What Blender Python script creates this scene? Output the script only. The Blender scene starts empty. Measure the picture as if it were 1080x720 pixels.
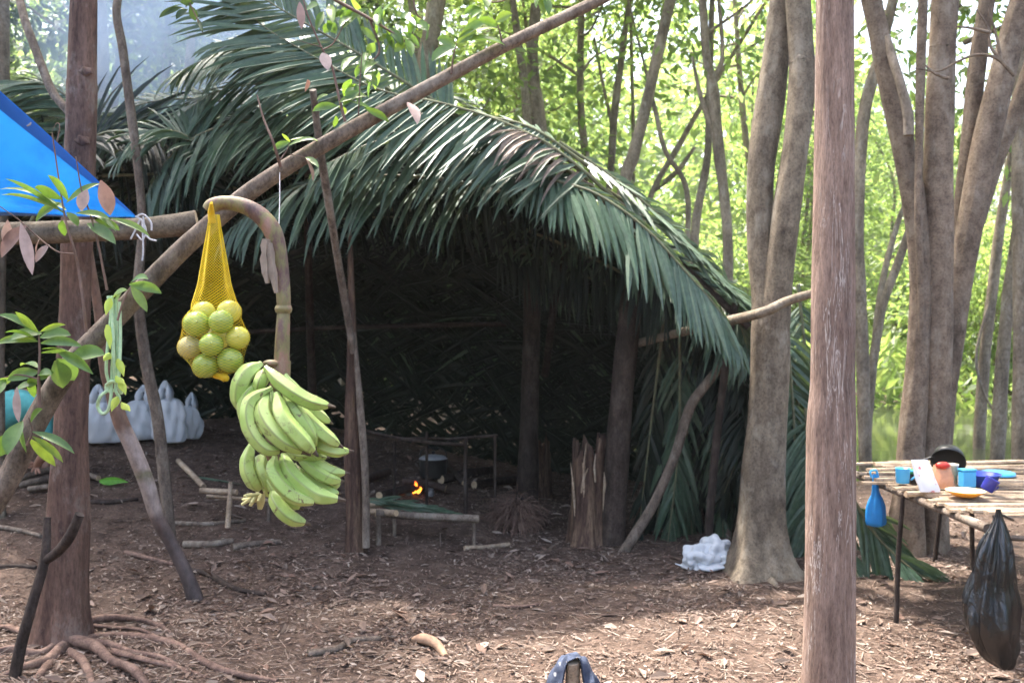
import bpy, bmesh, math, random
import numpy as np
from mathutils import Vector
R = math.radians
random.seed(7); rng = np.random.default_rng(7)
SC = bpy.context.scene
COL = SC.collection

# ------------------------------------------------------------------ camera, sky, sun, exposure
F = 1050.0; CX, CY = 540.0, 360.0; PITCH = -math.atan(30/1050.0); CAMZ = 1.5
cam = bpy.data.cameras.new('camera'); cam_o = bpy.data.objects.new('camera', cam); COL.objects.link(cam_o)
cam_o.location = (0, 0, CAMZ); cam_o.rotation_euler = (R(90)+PITCH, 0, 0)
cam.lens = 35; cam.sensor_width = 36; cam.clip_start = 0.05; cam.clip_end = 600
cam.dof.use_dof = True; cam.dof.focus_distance = 2.75; cam.dof.aperture_fstop = 6.3
SC.camera = cam_o
SUN_DIR = Vector((-0.62*math.cos(R(66)), 0.78*math.cos(R(66)), math.sin(R(66)))).normalized()
w = bpy.data.worlds.new('World'); SC.world = w; w.use_nodes = True
nt = w.node_tree; bg = nt.nodes['Background']
sky = nt.nodes.new('ShaderNodeTexSky'); sky.sky_type = 'NISHITA'; sky.sun_disc = False
sky.sun_elevation = math.asin(SUN_DIR.z); sky.sun_rotation = math.atan2(SUN_DIR.x, SUN_DIR.y)
sky.air_density = 1.0; sky.dust_density = 6.0; sky.ozone_density = 0.0
nt.links.new(sky.outputs[0], bg.inputs[0]); bg.inputs[1].default_value = 0.15
sl = bpy.data.lights.new('sun', 'SUN'); sl.energy = 2.9; sl.angle = R(2.0); sl.color = (1, 0.95, 0.87)
so = bpy.data.objects.new('sun', sl); COL.objects.link(so); so.location = (0, 0, 30)
so.rotation_euler = (-SUN_DIR).to_track_quat('-Z', 'Y').to_euler()
SC.view_settings.view_transform = 'Standard'; SC.view_settings.look = 'None'
SC.view_settings.exposure = 2.58; SC.view_settings.gamma = 1
SC.render.engine = 'CYCLES'
SC.cycles.max_bounces = 8; SC.cycles.diffuse_bounces = 4; SC.cycles.transmission_bounces = 4
SC.cycles.volume_bounces = 0; SC.cycles.use_denoising = True

# ------------------------------------------------------------------ helpers
_up = np.array([0, -math.sin(PITCH), math.cos(PITCH)]); _fw = np.array([0, math.cos(PITCH), math.sin(PITCH)])
def P(px, py, d):
    v = _fw*d + np.array([1, 0, 0])*((px-CX)/F*d) + _up*((CY-py)/F*d)
    return v+np.array([0, 0, CAMZ])
def W(px, d): return px*d/F                    # pixels -> metres at a depth
def sm(a, b, t):
    t = np.clip((np.asarray(t, float)-a)/(b-a), 0, 1); return t*t*(3-2*t)
def gz(x, y):
    x = np.asarray(x, float); y = np.asarray(y, float)
    z = 0.5*sm(5.0, 8.2, y)*sm(0.9, -2.6, x)
    z = z-0.5*sm(8.6, 11.5, y)*sm(0.4, 2.0, x)+0.62*sm(17, 22, y)*sm(0.4, 2.0, x)
    z = z+0.018*np.sin(2.1*x+0.7*y)*np.sin(1.3*y-0.4*x)+0.012*np.sin(4.3*x+1.1)*np.sin(3.7*y+x)
    return z
def G(px, py):
    d = 2.0
    while d < 60:
        p = P(px, py, d)
        if p[2] <= gz(p[0], p[1]): return p
        d += 0.01
    return P(px, py, 60)
def onground(x, y, dz=0): return np.array([x, y, float(gz(x, y))+dz])
def unit(v): v = np.asarray(v, float); return v/(np.linalg.norm(v, axis=-1, keepdims=True)+1e-9)
def spline(pts, n):
    pts = np.asarray(pts, float); k = len(pts)
    if k == 2: return pts[0]+(pts[1]-pts[0])*np.linspace(0, 1, n)[:, None]
    ext = np.vstack([2*pts[0]-pts[1], pts, 2*pts[-1]-pts[-2]])
    out = []
    for u in np.linspace(0, k-1, n):
        i = min(int(u), k-2); t = u-i
        a, b, c, d = ext[i], ext[i+1], ext[i+2], ext[i+3]
        out.append(0.5*((2*b)+(c-a)*t+(2*a-5*b+4*c-d)*t*t+(3*b-a-3*c+d)*t**3))
    return np.array(out)

LOC = {}
class MB:
    def __init__(s): s.V = []; s.Fq = []; s.M = []; s.n = 0; s.S = []
    def add(s, V, Fc, m=0, smooth=True):
        V = np.asarray(V, float).reshape(-1, 3)
        s.V.append(V)
        s.Fq += [tuple(int(i)+s.n for i in f) for f in Fc]
        s.M += [m]*len(Fc); s.S += [smooth]*len(Fc); s.n += len(V)
    def addnp(s, V, Fa, m=0, smooth=False):
        s.V.append(V); s.Fq += (Fa+s.n).tolist(); s.M += [m]*len(Fa); s.S += [smooth]*len(Fa); s.n += len(V)
    def build(s, name, mats, parent=None, loc=None):
        V = np.vstack(s.V)
        if parent is not None: root = LOC[parent]
        else: root = np.zeros(3) if loc is None else np.asarray(loc, float)
        me = bpy.data.meshes.new(name); me.from_pydata((V-root).tolist(), [], s.Fq)
        if not isinstance(mats, (list, tuple)): mats = [mats]
        for m in mats: me.materials.append(m)
        me.polygons.foreach_set('material_index', s.M); me.polygons.foreach_set('use_smooth', s.S); me.update()
        o = bpy.data.objects.new(name, me); COL.objects.link(o)
        LOC[o] = root
        if parent is not None: o.parent = parent
        else: o.location = root
        return o
    # -------- shapes
    def tube(s, pts, rad, sides=10, n=None, m=0, rough=0.0, cap=True, closed=False, seed=None, capm=None, flare=None):
        pts = np.asarray(pts, float); rad = np.asarray(rad, float)*np.ones(len(pts))
        if n is None: n = max(len(pts)*4, 4)
        if len(pts) > 1:
            ctr = spline(pts, n); r = np.interp(np.linspace(0, 1, n), np.linspace(0, 1, len(rad)), rad)
        T = unit(np.gradient(ctr, axis=0))
        ref = np.array([0., 0, 1]) if abs(T[0][2]) < 0.9 else np.array([0., 1, 0])
        U = np.zeros_like(T); u = unit(np.cross(ref, T[0]))
        for i in range(n):
            u = unit(u-T[i]*np.dot(u, T[i])); U[i] = u
        B = np.cross(T, U)
        th = np.linspace(0, 2*math.pi, sides, endpoint=False)
        q = np.random.default_rng(seed if seed is not None else random.randrange(10**6))
        a, b, c, e = q.uniform(0, 6.28, 4)
        arc = np.concatenate([[0], np.cumsum(np.linalg.norm(np.diff(ctr, axis=0), axis=1))])
        k = 1+rough*(np.sin(3*th[None]+a+arc[:, None]*1.7)*0.5+np.sin(2*th[None]+b-arc[:, None]*2.9)*0.5+np.sin(5*th[None]+c+arc[:, None]*6.1)*0.3+np.sin(arc[:, None]*9+e)*0.35)
        if sides >= 18: k = k+rough*0.35*np.sin(11*th[None]+2*np.sin(arc[:, None]*2.3+b)+c)+rough*0.3*np.sin(7*th[None]-3*np.sin(arc[:, None]*1.3+e))
        rr = r[:, None]*k
        if flare is not None:      # buttress lobes near the start
            rr = rr*(1+flare*np.exp(-arc[:, None]/0.22)*(np.cos(4*th[None]+a)*0.5+0.5))
        V = ctr[:, None]+rr[..., None]*(np.cos(th)[None, :, None]*U[:, None]+np.sin(th)[None, :, None]*B[:, None])
        Fc = []
        for i in range(n-1):
            for j in range(sides):
                j2 = (j+1) % sides
                Fc.append((i*sides+j, i*sides+j2, (i+1)*sides+j2, (i+1)*sides+j))
        s.add(V.reshape(-1, 3), Fc, m)
        if cap:
            cm = m if capm is None else capm
            s.add(V[0], [tuple(range(sides))[::-1]], cm, False); s.add(V[-1], [tuple(range(sides))], cm, False)
    def box(s, c, sx, sy, sz, m=0, rz=0, tilt=None):
        v = np.array([[x, y, z] for x in (-1, 1) for y in (-1, 1) for z in (-1, 1)], float)*np.array([sx, sy, sz])/2
        ca, sa = math.cos(rz), math.sin(rz)
        if tilt: 
            ct, st = math.cos(tilt), math.sin(tilt); v = np.stack([v[:, 0], v[:, 1]*ct-v[:, 2]*st, v[:, 1]*st+v[:, 2]*ct], 1)
        v = np.stack([v[:, 0]*ca-v[:, 1]*sa, v[:, 0]*sa+v[:, 1]*ca, v[:, 2]], 1)+np.asarray(c)
        s.add(v, [(0, 1, 3, 2), (4, 6, 7, 5), (0, 4, 5, 1), (2, 3, 7, 6), (0, 2, 6, 4), (1, 5, 7, 3)], m, False)
    def lathe(s, base, prof, sides=24, m=0, axis=None, fn=None, cap0=False):
        n = len(prof); th = np.linspace(0, 2*math.pi, sides, endpoint=False)
        V = np.zeros((n, sides, 3))
        for i, (r, z) in enumerate(prof):
            rr = r*np.ones(sides) if fn is None else fn(r, z, th)
            V[i, :, 0] = rr*np.cos(th); V[i, :, 1] = rr*np.sin(th); V[i, :, 2] = z
        V = V.reshape(-1, 3)
        if axis is not None:
            q = Vector((0, 0, 1)).rotation_difference(Vector(axis)).to_matrix(); V = V@np.array(q).T
        V = V+np.asarray(base)
        Fc = [(i*sides+j, i*sides+(j+1) % sides, (i+1)*sides+(j+1) % sides, (i+1)*sides+j) for i in range(n-1) for j in range(sides)]
        if cap0: Fc.append(tuple(range(sides))[::-1])
        s.add(V, Fc, m)
    def sphere(s, c, r, m=0, seg=20, ring=12, sq=(1, 1, 1)):
        V = [[math.sin(math.pi*i/ring)*math.cos(2*math.pi*j/seg)*r*sq[0], math.sin(math.pi*i/ring)*math.sin(2*math.pi*j/seg)*r*sq[1], math.cos(math.pi*i/ring)*r*sq[2]] for i in range(ring+1) for j in range(seg)]
        Fc = [(i*seg+j, (i+1)*seg+j, (i+1)*seg+(j+1) % seg, i*seg+(j+1) % seg) for i in range(ring) for j in range(seg)]
        s.add(np.array(V)+np.asarray(c), Fc, m)
def blades(p, d, wd, L, w, droop=0.0, segs=4, fold=0.25, prof=None, g=(0, 0, -1)):
    """n leaf blades as arrays: base p, direction d, width direction wd"""
    p = np.asarray(p, float); n = len(p); d = unit(d); L = np.ones(n)*L; w = np.ones(n)*w; droop = np.ones(n)*droop
    if prof is None: prof = [0.35, 0.95, 1.0, 0.75, 0.4, 0.03]
    pr = np.interp(np.linspace(0, 1, segs+1), np.linspace(0, 1, len(prof)), prof)
    g = np.asarray(g, float); rows = []; cur = p.copy()
    for k in range(segs+1):
        wv = unit(wd-d*np.sum(wd*d, 1, keepdims=True)); nn = np.cross(wv, d)
        hw = (w*pr[k]/2)[:, None]
        rows.append(np.stack([cur-wv*hw+nn*hw*fold*2, cur, cur+wv*hw+nn*hw*fold*2], 1))
        cur = cur+d*(L/segs)[:, None]; d = unit(d+g*(droop/segs*(0.6+k*0.5))[:, None])
    V = np.stack(rows, 1).reshape(-1, 3); per = (segs+1)*3
    f = np.array([[k*3+c, k*3+c+1, k*3+c+4, k*3+c+3] for k in range(segs) for c in (0, 1)])
    return V, (np.arange(n)[:, None, None]*per+f[None]).reshape(-1, 4)
def rhombs(p, d, wd, L, w):
    d = unit(d); wv = unit(wd-d*np.sum(wd*d, 1, keepdims=True)); nn = np.cross(wv, d); L = np.asarray(L)[:, None]; w = np.asarray(w)[:, None]
    V = np.stack([p, p+d*L*0.45+wv*w/2+nn*w*0.12, p+d*L, p+d*L*0.45-wv*w/2+nn*w*0.12], 1).reshape(-1, 3)
    return V, np.arange(len(p)*4).reshape(-1, 4)
def crumple(V, seed, amp=0.5, kmin=2, kmax=8, nn=7):
    q = np.random.default_rng(seed); f = np.ones(len(V))*(1-amp*0.5)
    for i in range(nn):
        k = q.normal(size=3); k = k/np.linalg.norm(k)*q.uniform(kmin, kmax); f = f+amp/nn*2.2*(np.abs(np.sin(V@k+q.uniform(0, 6)))-0.4)
    return f
def rdir(n, zs=1.0, r=None):
    v = (r or rng).normal(size=(n, 3)); v[:, 2] *= zs; return unit(v)
def split_build(mbx, name, mats, parent, subs):
    """material 0 becomes the part, every other material a sub-part of it"""
    V = np.vstack(mbx.V); M_ = np.array(mbx.M); first = None
    for mi, nm in enumerate([name]+list(subs)):
        idx = np.where(M_ == mi)[0]
        if not len(idx): continue
        used = {}; out = MB(); fs = []
        for i in idx:
            f = []
            for v in mbx.Fq[i]:
                if v not in used: used[v] = len(used)
                f.append(used[v])
            fs.append(tuple(f))
        out.add(V[list(used)], fs, 0, True); out.S = [mbx.S[i] for i in idx]
        o = out.build(nm, mats[mi], parent if first is None else first)
        if first is None: first = o
    return first
def tag(o, label=None, cat=None, group=None, kind=None):
    if label: o['label'] = label
    if cat: o['category'] = cat
    if group: o['group'] = group
    if kind: o['kind'] = kind
    return o
def thing(name, label, cat, loc, group=None):
    o = bpy.data.objects.new(name, None); COL.objects.link(o); o.location = tuple(loc); o.empty_display_size = 0.1
    LOC[o] = np.asarray(loc, float); return tag(o, label, cat, group)

# ------------------------------------------------------------------ materials
def base_mat(name):
    m = bpy.data.materials.new(name); m.use_nodes = True; n = m.node_tree; b = n.nodes['Principled BSDF']
    return m, n, b
def ramp(n, stops):
    r = n.nodes.new('ShaderNodeValToRGB'); e = r.color_ramp.elements
    while len(e) < len(stops): e.new(0.5)
    for k, (p, c) in enumerate(stops): e[k].position = p; e[k].color = (*c, 1)
    return r
def noise(n, scale, detail=6, rough=0.6, stretch=(1, 1, 1), coord='Object', dist=0):
    tc = n.nodes.new('ShaderNodeTexCoord'); mp = n.nodes.new('ShaderNodeMapping'); mp.inputs['Scale'].default_value = stretch
    t = n.nodes.new('ShaderNodeTexNoise'); t.inputs['Scale'].default_value = scale; t.inputs['Detail'].default_value = detail; t.inputs['Roughness'].default_value = rough
    t.inputs['Distortion'].default_value = dist
    n.links.new(tc.outputs[coord], mp.inputs[0]); n.links.new(mp.outputs[0], t.inputs['Vector']); return t
def mixc(n, fac, a, b):
    x = n.nodes.new('ShaderNodeMix'); x.data_type = 'RGBA'
    if hasattr(fac, 'default_value') or True: n.links.new(fac, x.inputs[0])
    for s, v in ((6, a), (7, b)):
        if isinstance(v, tuple): x.inputs[s].default_value = (*v, 1)
        else: n.links.new(v, x.inputs[s])
    return x.outputs[2]
def bump(n, b, h, strength, dist=0.01):
    k = n.nodes.new('ShaderNodeBump'); k.inputs['Strength'].default_value = strength; k.inputs['Distance'].default_value = dist
    n.links.new(h, k.inputs['Height']); n.links.new(k.outputs[0], b.inputs['Normal'])
def plain(name, c1, c2=None, scale=12, rough=0.6, bmp=0.2, bd=0.004, stretch=(1, 1, 1), spec=0.4, trans=0, sss=0):
    m, n, b = base_mat(name); c2 = c2 or tuple(x*0.75 for x in c1)
    t = noise(n, scale, stretch=stretch); r = ramp(n, [(0.35, c2), (0.65, c1)]); n.links.new(t.outputs[0], r.inputs[0]); n.links.new(r.outputs[0], b.inputs['Base Color'])
    b.inputs['Roughness'].default_value = rough; b.inputs['Specular IOR Level'].default_value = spec
    if bmp: bump(n, b, t.outputs[0], bmp, bd)
    if trans:
        tr = n.nodes.new('ShaderNodeBsdfTranslucent'); n.links.new(r.outputs[0], tr.inputs[0]); mx = n.nodes.new('ShaderNodeMixShader'); mx.inputs[0].default_value = trans
        out = n.nodes['Material Output']; n.links.new(b.outputs[0], mx.inputs[1]); n.links.new(tr.outputs[0], mx.inputs[2]); n.links.new(mx.outputs[0], out.inputs[0])
    return m
def bark(name, c1, c2, c3=None, streak=None, patch=None, vs=0.18, scale=14, bmp=0.6, waterline=None):
    m, n, b = base_mat(name); c3 = c3 or tuple(x*0.55 for x in c2)
    t = noise(n, scale, 8, 0.65, (1, 1, vs)); r = ramp(n, [(0.28, c3), (0.48, c2), (0.68, c1)]); n.links.new(t.outputs[0], r.inputs[0]); col = r.outputs[0]
    big = noise(n, 2.2, 4, 0.6, (1, 1, 0.5)); rb = ramp(n, [(0.35, (0.62, 0.6, 0.6)), (0.65, (1.15, 1.12, 1.08))]); n.links.new(big.outputs[0], rb.inputs[0])
    x = n.nodes.new('ShaderNodeMix'); x.data_type = 'RGBA'; x.blend_type = 'MULTIPLY'; x.inputs[0].default_value = 1
    n.links.new(col, x.inputs[6]); n.links.new(rb.outputs[0], x.inputs[7]); col = x.outputs[2]
    fn = noise(n, scale*4.5, 6, 0.75, (1, 1, vs*1.6)); rf = ramp(n, [(0.33, (0.55, 0.53, 0.52)), (0.5, (1, 1, 1)), (0.68, (1.28, 1.26, 1.24))]); n.links.new(fn.outputs[0], rf.inputs[0])
    x2 = n.nodes.new('ShaderNodeMix'); x2.data_type = 'RGBA'; x2.blend_type = 'MULTIPLY'; x2.inputs[0].default_value = 1; n.links.new(col, x2.inputs[6]); n.links.new(rf.outputs[0], x2.inputs[7]); col = x2.outputs[2]
    if patch:
        p = noise(n, 7, 9, 0.75, (1, 1, 0.6)); rp = ramp(n, [(0.52, (0, 0, 0)), (0.68, (0.8, 0.8, 0.8))]); n.links.new(p.outputs[0], rp.inputs[0]); col = mixc(n, rp.outputs[0], col, patch)
    if streak:
        s = noise(n, 34, 5, 0.6, (1, 1, 0.07), dist=0.8); rs = ramp(n, [(0.486, (0, 0, 0)), (0.5, (1, 1, 1)), (0.514, (0, 0, 0))]); n.links.new(s.outputs[0], rs.inputs[0])
        k = noise(n, 9, 3, 0.6, (1, 1, 0.3)); rk = ramp(n, [(0.42, (0, 0, 0)), (0.58, (1, 1, 1))]); n.links.new(k.outputs[0], rk.inputs[0])
        mu = n.nodes.new('ShaderNodeMath'); mu.operation = 'MULTIPLY'; n.links.new(rs.outputs[0], mu.inputs[0]); n.links.new(rk.outputs[0], mu.inputs[1]); col = mixc(n, mu.outputs[0], col, streak)
    n.links.new(col, b.inputs['Base Color']); b.inputs['Roughness'].default_value = 0.85; b.inputs['Specular IOR Level'].default_value = 0.2
    bump(n, b, t.outputs[0], bmp, 0.012)
    return m
def leafmat(name, cols, trans=0.4, tcol=None, rough=0.45, spec=0.4, tb=1.6):
    m, n, b = base_mat(name)
    gi = n.nodes.new('ShaderNodeNewGeometry'); r = ramp(n, [(i/(len(cols)-1), c) for i, c in enumerate(cols)])
    n.links.new(gi.outputs['Random Per Island'], r.inputs[0])
    t = noise(n, 30, 3); mm = n.nodes.new('ShaderNodeMix'); mm.data_type = 'RGBA'; mm.blend_type = 'MULTIPLY'; mm.inputs[0].default_value = 1
    rr = ramp(n, [(0.3, (0.75, 0.75, 0.75)), (0.7, (1.15, 1.15, 1.15))]); n.links.new(t.outputs[0], rr.inputs[0])
    n.links.new(r.outputs[0], mm.inputs[6]); n.links.new(rr.outputs[0], mm.inputs[7])
    n.links.new(mm.outputs[2], b.inputs['Base Color']); b.inputs['Roughness'].default_value = rough; b.inputs['Specular IOR Level'].default_value = spec
    if trans:
        tr = n.nodes.new('ShaderNodeBsdfTranslucent'); mu = n.nodes.new('ShaderNodeMix'); mu.data_type = 'RGBA'; mu.blend_type = 'MULTIPLY'; mu.inputs[0].default_value = 1
        n.links.new(mm.outputs[2], mu.inputs[6]); mu.inputs[7].default_value = (*(tcol or (tb*1.15, tb, tb*0.5)), 1); n.links.new(mu.outputs[2], tr.inputs[0])
        mx = n.nodes.new('ShaderNodeMixShader'); mx.inputs[0].default_value = trans; out = n.nodes['Material Output']
        n.links.new(b.outputs[0], mx.inputs[1]); n.links.new(tr.outputs[0], mx.inputs[2]); n.links.new(mx.outputs[0], out.inputs[0])
    return m
M = {}
M['bark_left'] = bark('bark_left', (0.20, 0.125, 0.095), (0.13, 0.078, 0.06), (0.06, 0.036, 0.03), patch=(0.24, 0.19, 0.16), scale=18)
M['bark_pole'] = bark('bark_pole', (0.36, 0.262, 0.215), (0.26, 0.182, 0.147), (0.14, 0.095, 0.075), streak=(0.54, 0.47, 0.42), scale=48, vs=0.12, bmp=1.0)
M['bark_grey'] = bark('bark_grey', (0.24, 0.20, 0.15), (0.165, 0.135, 0.10), (0.07, 0.055, 0.042), patch=(0.30, 0.265, 0.21), vs=0.55, scale=17, bmp=0.6)
M['bark_tan'] = bark('bark_tan', (0.27, 0.215, 0.165), (0.19, 0.145, 0.11), (0.09, 0.066, 0.05), patch=(0.32, 0.27, 0.215), vs=0.7, scale=16, bmp=0.55)
M['bark_bg'] = bark('bark_bg', (0.34, 0.285, 0.225), (0.24, 0.195, 0.15), (0.12, 0.095, 0.075), patch=(0.40, 0.355, 0.30), vs=0.4, scale=9, bmp=0.3)
M['bark_stick'] = bark('bark_stick', (0.25, 0.205, 0.165), (0.16, 0.128, 0.102), (0.06, 0.046, 0.038), patch=(0.30, 0.26, 0.215), vs=0.4, scale=30, bmp=0.7)
M['bark_dark'] = bark('bark_dark', (0.075, 0.056, 0.047), (0.042, 0.031, 0.026), (0.016, 0.012, 0.010), patch=(0.10, 0.08, 0.07), vs=0.4, scale=24, bmp=0.5)  # dark bark; shade over shelter poles and rack is put into the colour
M['rotten'] = bark('rotten', (0.22, 0.15, 0.10), (0.09, 0.055, 0.042), (0.022, 0.014, 0.011), vs=0.10, scale=26, bmp=1.0)
M['root'] = bark('root', (0.24, 0.165, 0.13), (0.16, 0.105, 0.085), (0.07, 0.045, 0.035), vs=1, scale=18, bmp=0.5)
M['wood_cut'] = plain('wood_cut', (0.50, 0.38, 0.24), (0.36, 0.25, 0.15), 25, 0.75, 0.3)
M['slat'] = bark('slat', (0.52, 0.43, 0.33), (0.40, 0.31, 0.22), (0.22, 0.16, 0.11), vs=1, scale=14, bmp=0.3)
M['litter'] = leafmat('litter', [(0.055, 0.036, 0.027), (0.135, 0.088, 0.066), (0.20, 0.138, 0.106), (0.12, 0.086, 0.066), (0.26, 0.192, 0.152), (0.175, 0.098, 0.07), (0.38, 0.31, 0.255), (0.175, 0.138, 0.112), (0.11, 0.066, 0.05)], trans=0.08, rough=0.65, spec=0.35, tcol=(1.3, 1.0, 0.8))
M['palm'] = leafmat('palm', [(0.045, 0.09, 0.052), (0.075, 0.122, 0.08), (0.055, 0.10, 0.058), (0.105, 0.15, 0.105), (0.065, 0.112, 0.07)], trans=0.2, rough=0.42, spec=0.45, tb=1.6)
M['palm_shade'] = leafmat('palm_shade', [(0.007, 0.015, 0.010), (0.011, 0.021, 0.013), (0.015, 0.025, 0.016)], trans=0.06, rough=0.45, spec=0.35)  # darker copy of palm; shade under the roof put into the colour
M['palm_dry'] = leafmat('palm_dry', [(0.22, 0.16, 0.12), (0.30, 0.24, 0.19), (0.15, 0.11, 0.085)], trans=0.12, rough=0.6, tcol=(1.2, 1, 0.8))
M['rachis'] = plain('rachis', (0.16, 0.17, 0.09), (0.10, 0.09, 0.05), 20, 0.5)
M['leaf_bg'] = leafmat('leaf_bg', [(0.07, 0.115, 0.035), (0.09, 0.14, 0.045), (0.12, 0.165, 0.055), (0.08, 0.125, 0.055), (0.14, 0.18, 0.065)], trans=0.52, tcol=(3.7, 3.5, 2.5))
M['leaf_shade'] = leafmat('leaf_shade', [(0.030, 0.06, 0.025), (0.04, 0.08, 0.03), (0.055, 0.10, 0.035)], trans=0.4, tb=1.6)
M['leaf_fg'] = leafmat('leaf_fg', [(0.07, 0.15, 0.035), (0.10, 0.19, 0.04), (0.085, 0.17, 0.06), (0.16, 0.25, 0.05)], trans=0.42, tb=1.9, rough=0.35, spec=0.5)
M['leaf_dryfg'] = leafmat('leaf_dryfg', [(0.34, 0.24, 0.21), (0.42, 0.33, 0.30), (0.28, 0.18, 0.15)], trans=0.2, rough=0.6, tcol=(1.2, 1, 0.9))
M['twig'] = plain('twig', (0.17, 0.10, 0.075), (0.10, 0.06, 0.045), 30, 0.7)

# ground
def ground_mat():
    m, n, b = base_mat('ground')
    t = noise(n, 7, 10, 0.7); r = ramp(n, [(0.3, (0.045, 0.030, 0.024)), (0.5, (0.10, 0.070, 0.055)), (0.7, (0.175, 0.128, 0.103))]); n.links.new(t.outputs[0], r.inputs[0])
    t2 = noise(n, 60, 6, 0.7); r2 = ramp(n, [(0.35, (0.55, 0.52, 0.5)), (0.65, (1.3, 1.25, 1.2))]); n.links.new(t2.outputs[0], r2.inputs[0])
    x = n.nodes.new('ShaderNodeMix'); x.data_type = 'RGBA'; x.blend_type = 'MULTIPLY'; x.inputs[0].default_value = 1
    n.links.new(r.outputs[0], x.inputs[6]); n.links.new(r2.outputs[0], x.inputs[7]); n.links.new(x.outputs[2], b.inputs['Base Color'])
    b.inputs['Roughness'].default_value = 0.9; b.inputs['Specular IOR Level'].default_value = 0.2
    bump(n, b, t2.outputs[0], 0.8, 0.02); return m
M['ground'] = ground_mat()
def axisgrid(lo, hi, flo, fhi, fs, cs):
    a = list(np.arange(flo, fhi, fs)); s = fs; x = fhi
    while x < hi: a.append(x); s = min(s*1.25, cs); x += s
    a.append(hi); s = fs; x = flo-fs; pre = []
    while x > lo: pre.append(x); s = min(s*1.25, cs); x -= s
    pre.append(lo); return np.array(pre[::-1]+a)
xs = axisgrid(-160, 160, -5, 5, 0.06, 10); ys = axisgrid(-60, 260, 2.5, 12, 0.06, 10)
XX, YY = np.meshgrid(xs, ys); ZZ = gz(XX, YY)+rng.normal(size=XX.shape)*0.005
nx, ny = len(xs), len(ys)
ii, jj = np.meshgrid(np.arange(ny-1), np.arange(nx-1), indexing='ij'); a = (ii*nx+jj).ravel()
mb = MB(); mb.addnp(np.stack([XX, YY, ZZ], -1).reshape(-1, 3), np.stack([a, a+1, a+nx+1, a+nx], 1), 0, True)
tag(mb.build('ground', M['ground']), kind='structure')

# water of the flooded forest behind on the right
m, n, b = base_mat('water'); b.inputs['Base Color'].default_value = (0.045, 0.05, 0.03, 1); b.inputs['Roughness'].default_value = 0.06; b.inputs['IOR'].default_value = 1.33
t = noise(n, 3, 3, 0.5); bump(n, b, t.outputs[0], 0.08, 0.03)
mb = MB(); mb.add([(-1, 8.4, -0.2), (45, 8.4, -0.2), (45, 24, -0.2), (-1, 24, -0.2)], [(0, 1, 2, 3)], 0, False)
tag(mb.build('water', m), kind='structure')

m = bpy.data.materials.new('haze'); m.use_nodes = True; n = m.node_tree; n.nodes.remove(n.nodes['Principled BSDF']); pv = n.nodes.new('ShaderNodeVolumePrincipled')
pv.inputs['Color'].default_value = (0.95, 0.97, 0.97, 1); pv.inputs['Density'].default_value = 0.0006; pv.inputs['Anisotropy'].default_value = 0.2; n.links.new(pv.outputs[0], n.nodes['Material Output'].inputs['Volume'])
mb = MB(); mb.box((0, 100, 10.5), 324, 326, 25, 0); tag(mb.build('haze', m), kind='stuff')
# ------------------------------------------------------------------ leaf litter
N = 170000
u = rng.random(N); dd = 2.3*(13/2.3)**(u**0.85); az = rng.uniform(-0.62, 0.62, N)
lx = dd*np.tan(az); ly = dd
keep = ~((lx > 1.4) & (ly > 9.6)) & (rng.random(len(lx)) < np.clip(0.62+0.55*np.sin(1.9*lx+1.2*np.sin(1.4*ly))*np.sin(2.3*ly+lx)+0.25*np.sin(5.1*lx-2*ly), 0.22, 1)); lx, ly = lx[keep], ly[keep]; n_ = len(lx)
lz = gz(lx, ly)+rng.uniform(0.001, 0.014, n_)
d = rdir(n_, 0.2); wd = np.cross(d, rdir(n_, 0.25)+np.array([0, 0, 2.2]))
big = rng.random(n_)
L = np.where(big > 0.97, rng.uniform(0.05, 0.10, n_), rng.uniform(0.008, 0.034, n_))
V, Fa = blades(np.stack([lx, ly, lz], 1), d, wd, L, L*rng.uniform(0.3, 0.5, n_), rng.uniform(-0.9, 0.9, n_), 2, 0.2, [0.3, 1, 0.1])
mb = MB(); mb.addnp(V, Fa); tag(mb.build('leaf_litter', M['litter']), 'brown dead leaves and chips carpeting the forest floor', 'leaf litter', kind='stuff')
# needles / chips
N = 15000; u = rng.random(N); dd = 2.6*(10/2.6)**u; az = rng.uniform(-0.6, 0.6, N); lx = dd*np.tan(az)
keep = ~((lx > 1.4) & (dd > 9.6)); lx, ly = lx[keep], dd[keep]; n_ = len(lx)
d = rdir(n_, 0.06); V, Fa = blades(np.stack([lx, ly, gz(lx, ly)+rng.uniform(0.004, 0.014, n_)], 1), d, np.cross(d, [0, 0, 1.]), rng.uniform(0.02, 0.10, n_), rng.uniform(0.002, 0.006, n_), 0.2, 1, 0.2, [1, 1])
mb = MB(); mb.addnp(V, Fa); tag(mb.build('twig_litter', M['litter']), 'fine twigs and stalks scattered over the leaf litter', 'twig litter', kind='stuff')
# sparse green ground plants by the water
N = 9000; lx = rng.uniform(1.2, 9, N); ly = rng.uniform(8.0, 14, N); k = rng.random(N) < sm(7.8, 10, ly)*sm(1.0, 3, lx)*(0.25+0.75*(np.sin(lx*2.3)*np.sin(ly*1.9+1) > 0)); lx, ly = lx[k], ly[k]; n_ = len(lx)
d = rdir(n_, 0.5)+np.array([0, 0, 0.9]); V, Fa = blades(np.stack([lx, ly, gz(lx, ly)], 1), d, rdir(n_), rng.uniform(0.08, 0.3, n_), rng.uniform(0.012, 0.04, n_), 0.9, 3, 0.2)
mb = MB(); mb.addnp(V, Fa); tag(mb.build('undergrowth', M['leaf_bg']), 'low green plants sprouting along the waterside', 'undergrowth', kind='stuff')

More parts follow.
